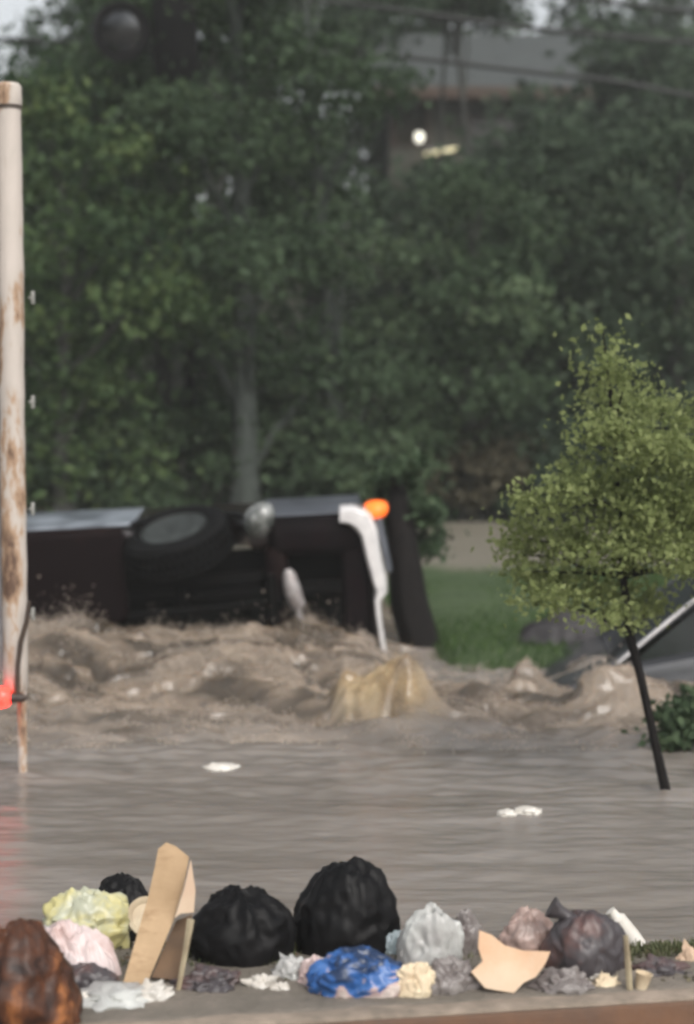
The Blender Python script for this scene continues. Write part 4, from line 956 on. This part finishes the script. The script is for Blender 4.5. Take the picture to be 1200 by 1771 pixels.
mb = MB(); mb.tube([a - Vector((0, 0, .03)), a.lerp(b, .5), b], [.010, .011, .008], 6, True, .25, 7); tag(mb.build('stake', M['wood']), 'short pale wooden stake in front of the knotted dark bag', 'stick')
# pale things adrift on the flood
for i, (px, py, w, lab) in enumerate(((384, 1323, 62, 'long white scrap adrift on the flood in front of the truck'), (876, 1408, 30, 'smaller of two white scraps floating in the calm water'), (912, 1404, 40, 'larger of two white scraps floating in the calm water'))):
    c = G(px, py, .01); s = c.y / F; mb = bagmesh(w * s, .09, 10 * s, 200 + i, .2, .2, .03, sub=4, spike=.2); o = mb.build('floating_scrap', M['white_plastic'], None, 60)
    o.location = (c.x, c.y, wz(c.x, c.y) - .008); tag(o, lab, 'scrap', 'white scraps adrift on the flood')

# litter of twigs, leaves and mud clods on the near bank
rng = np.random.RandomState(12); V, Fq, T_ = [], [], []
n = 2600; gx = rng.uniform(-1.3, 1.3, n); gy = 5.1 + .75 * rng.rand(n) ** .8
cl = np.stack([gx, gy, terr(gx, gy) + .004], -1)
V, Fq, T_ = leaves(cl, rng, 2, .012, .022, .45, .15, .3)
tag(link('litter', npmesh('litter', V, Fq, dict(tint=T_)), M['leaf_brown']), 'scattered wet leaves and twigs on the near bank', kind='stuff')

rs = np.random.RandomState(31); n = 420; gx = rs.uniform(-1.2, 1.2, n); gy = 5.2 + .5 * rs.rand(n); c = np.stack([gx, gy, terr(gx, gy) + .002], -1)
r = (.004 + .016 * rs.rand(n) ** 2)[:, None] * (.7 + .8 * rs.rand(n, 3)) * (1.4, 1.2, .7)
V = (oc_v[None] * r[:, None, :] * (.7 + .6 * rs.rand(n, 6, 1)) + c[:, None, :]).reshape(-1, 3); Fc = (oc_f[None] + 6 * np.arange(n)[:, None, None]).reshape(-1, 3)
tag(link('clods', npmesh('clods', V, Fc), M['card_shade_clod']), 'small clods of mud and trampled scraps between the bags', kind='stuff')
# ------------------------------------------------------------------ haze
mb = MB(); mb.box((0, 40, 20), (320, 150, 44))
t = NT('rain_haze'); t.t.nodes.remove(t.b); vol = t.n('ShaderNodeVolumePrincipled'); vol.inputs['Color'].default_value = (.92, .95, .95, 1); vol.inputs['Density'].default_value = .0016
vol.inputs['Anisotropy'].default_value = 0.0
t.l(vol.outputs[0], t.out.inputs['Volume'])
hz = mb.build('haze', t.m); tag(hz, 'thin grey rain haze between the camera and the wood', kind='stuff')

# ------------------------------------------------------------------ light, camera, render settings
EL, AZ = R(44), R(155)
w = bpy.data.worlds.new('World'); sc.world = w; w.use_nodes = True; nt = w.node_tree
sky = nt.nodes.new('ShaderNodeTexSky'); sky.sky_type = 'NISHITA'; sky.sun_disc = False; sky.sun_elevation = EL; sky.sun_rotation = AZ; sky.dust_density = 4; sky.air_density = 1.2
hs = nt.nodes.new('ShaderNodeHueSaturation'); hs.inputs['Saturation'].default_value = .22
bg = nt.nodes['Background']; bg.inputs['Strength'].default_value = .13
nt.links.new(sky.outputs[0], hs.inputs['Color']); nt.links.new(hs.outputs[0], bg.inputs['Color'])
L = bpy.data.lights.new('sun', 'SUN'); L.energy = 1.2; L.angle = R(25); L.color = (1, .95, .88)
lo = bpy.data.objects.new('sun', L); COL.objects.link(lo)
sd = Vector((math.sin(AZ) * math.cos(EL), math.cos(AZ) * math.cos(EL), math.sin(EL)))   # towards the sun
lo.rotation_euler = (-sd).to_track_quat('-Z', 'Y').to_euler()

cam = bpy.data.cameras.new('camera'); co = bpy.data.objects.new('camera', cam); COL.objects.link(co)
co.location = (0, 0, H); co.rotation_euler = (R(90) - PITCH, 0, 0)
cam.sensor_fit = 'HORIZONTAL'; cam.sensor_width = 36; cam.lens = F / 1200 * 36; cam.clip_end = 1000; cam.clip_start = .05
cam.dof.use_dof = True; cam.dof.focus_distance = 6.3; cam.dof.aperture_fstop = 2.0
sc.camera = co
sc.render.engine = 'CYCLES'
vs = sc.view_settings; vs.view_transform = 'Standard'; vs.look = 'None'; vs.gamma = 1; vs.exposure = 0.52; vs.use_curve_mapping = False
cy = sc.cycles
try:
    cy.use_denoising = True; cy.denoiser = 'OPENIMAGEDENOISE'
except Exception: pass
cy.max_bounces = 8; cy.diffuse_bounces = 3; cy.glossy_bounces = 3; cy.transmission_bounces = 4; cy.volume_bounces = 1; cy.transparent_max_bounces = 8
cy.pixel_filter_type = 'BLACKMAN_HARRIS'; cy.filter_width = 2.5
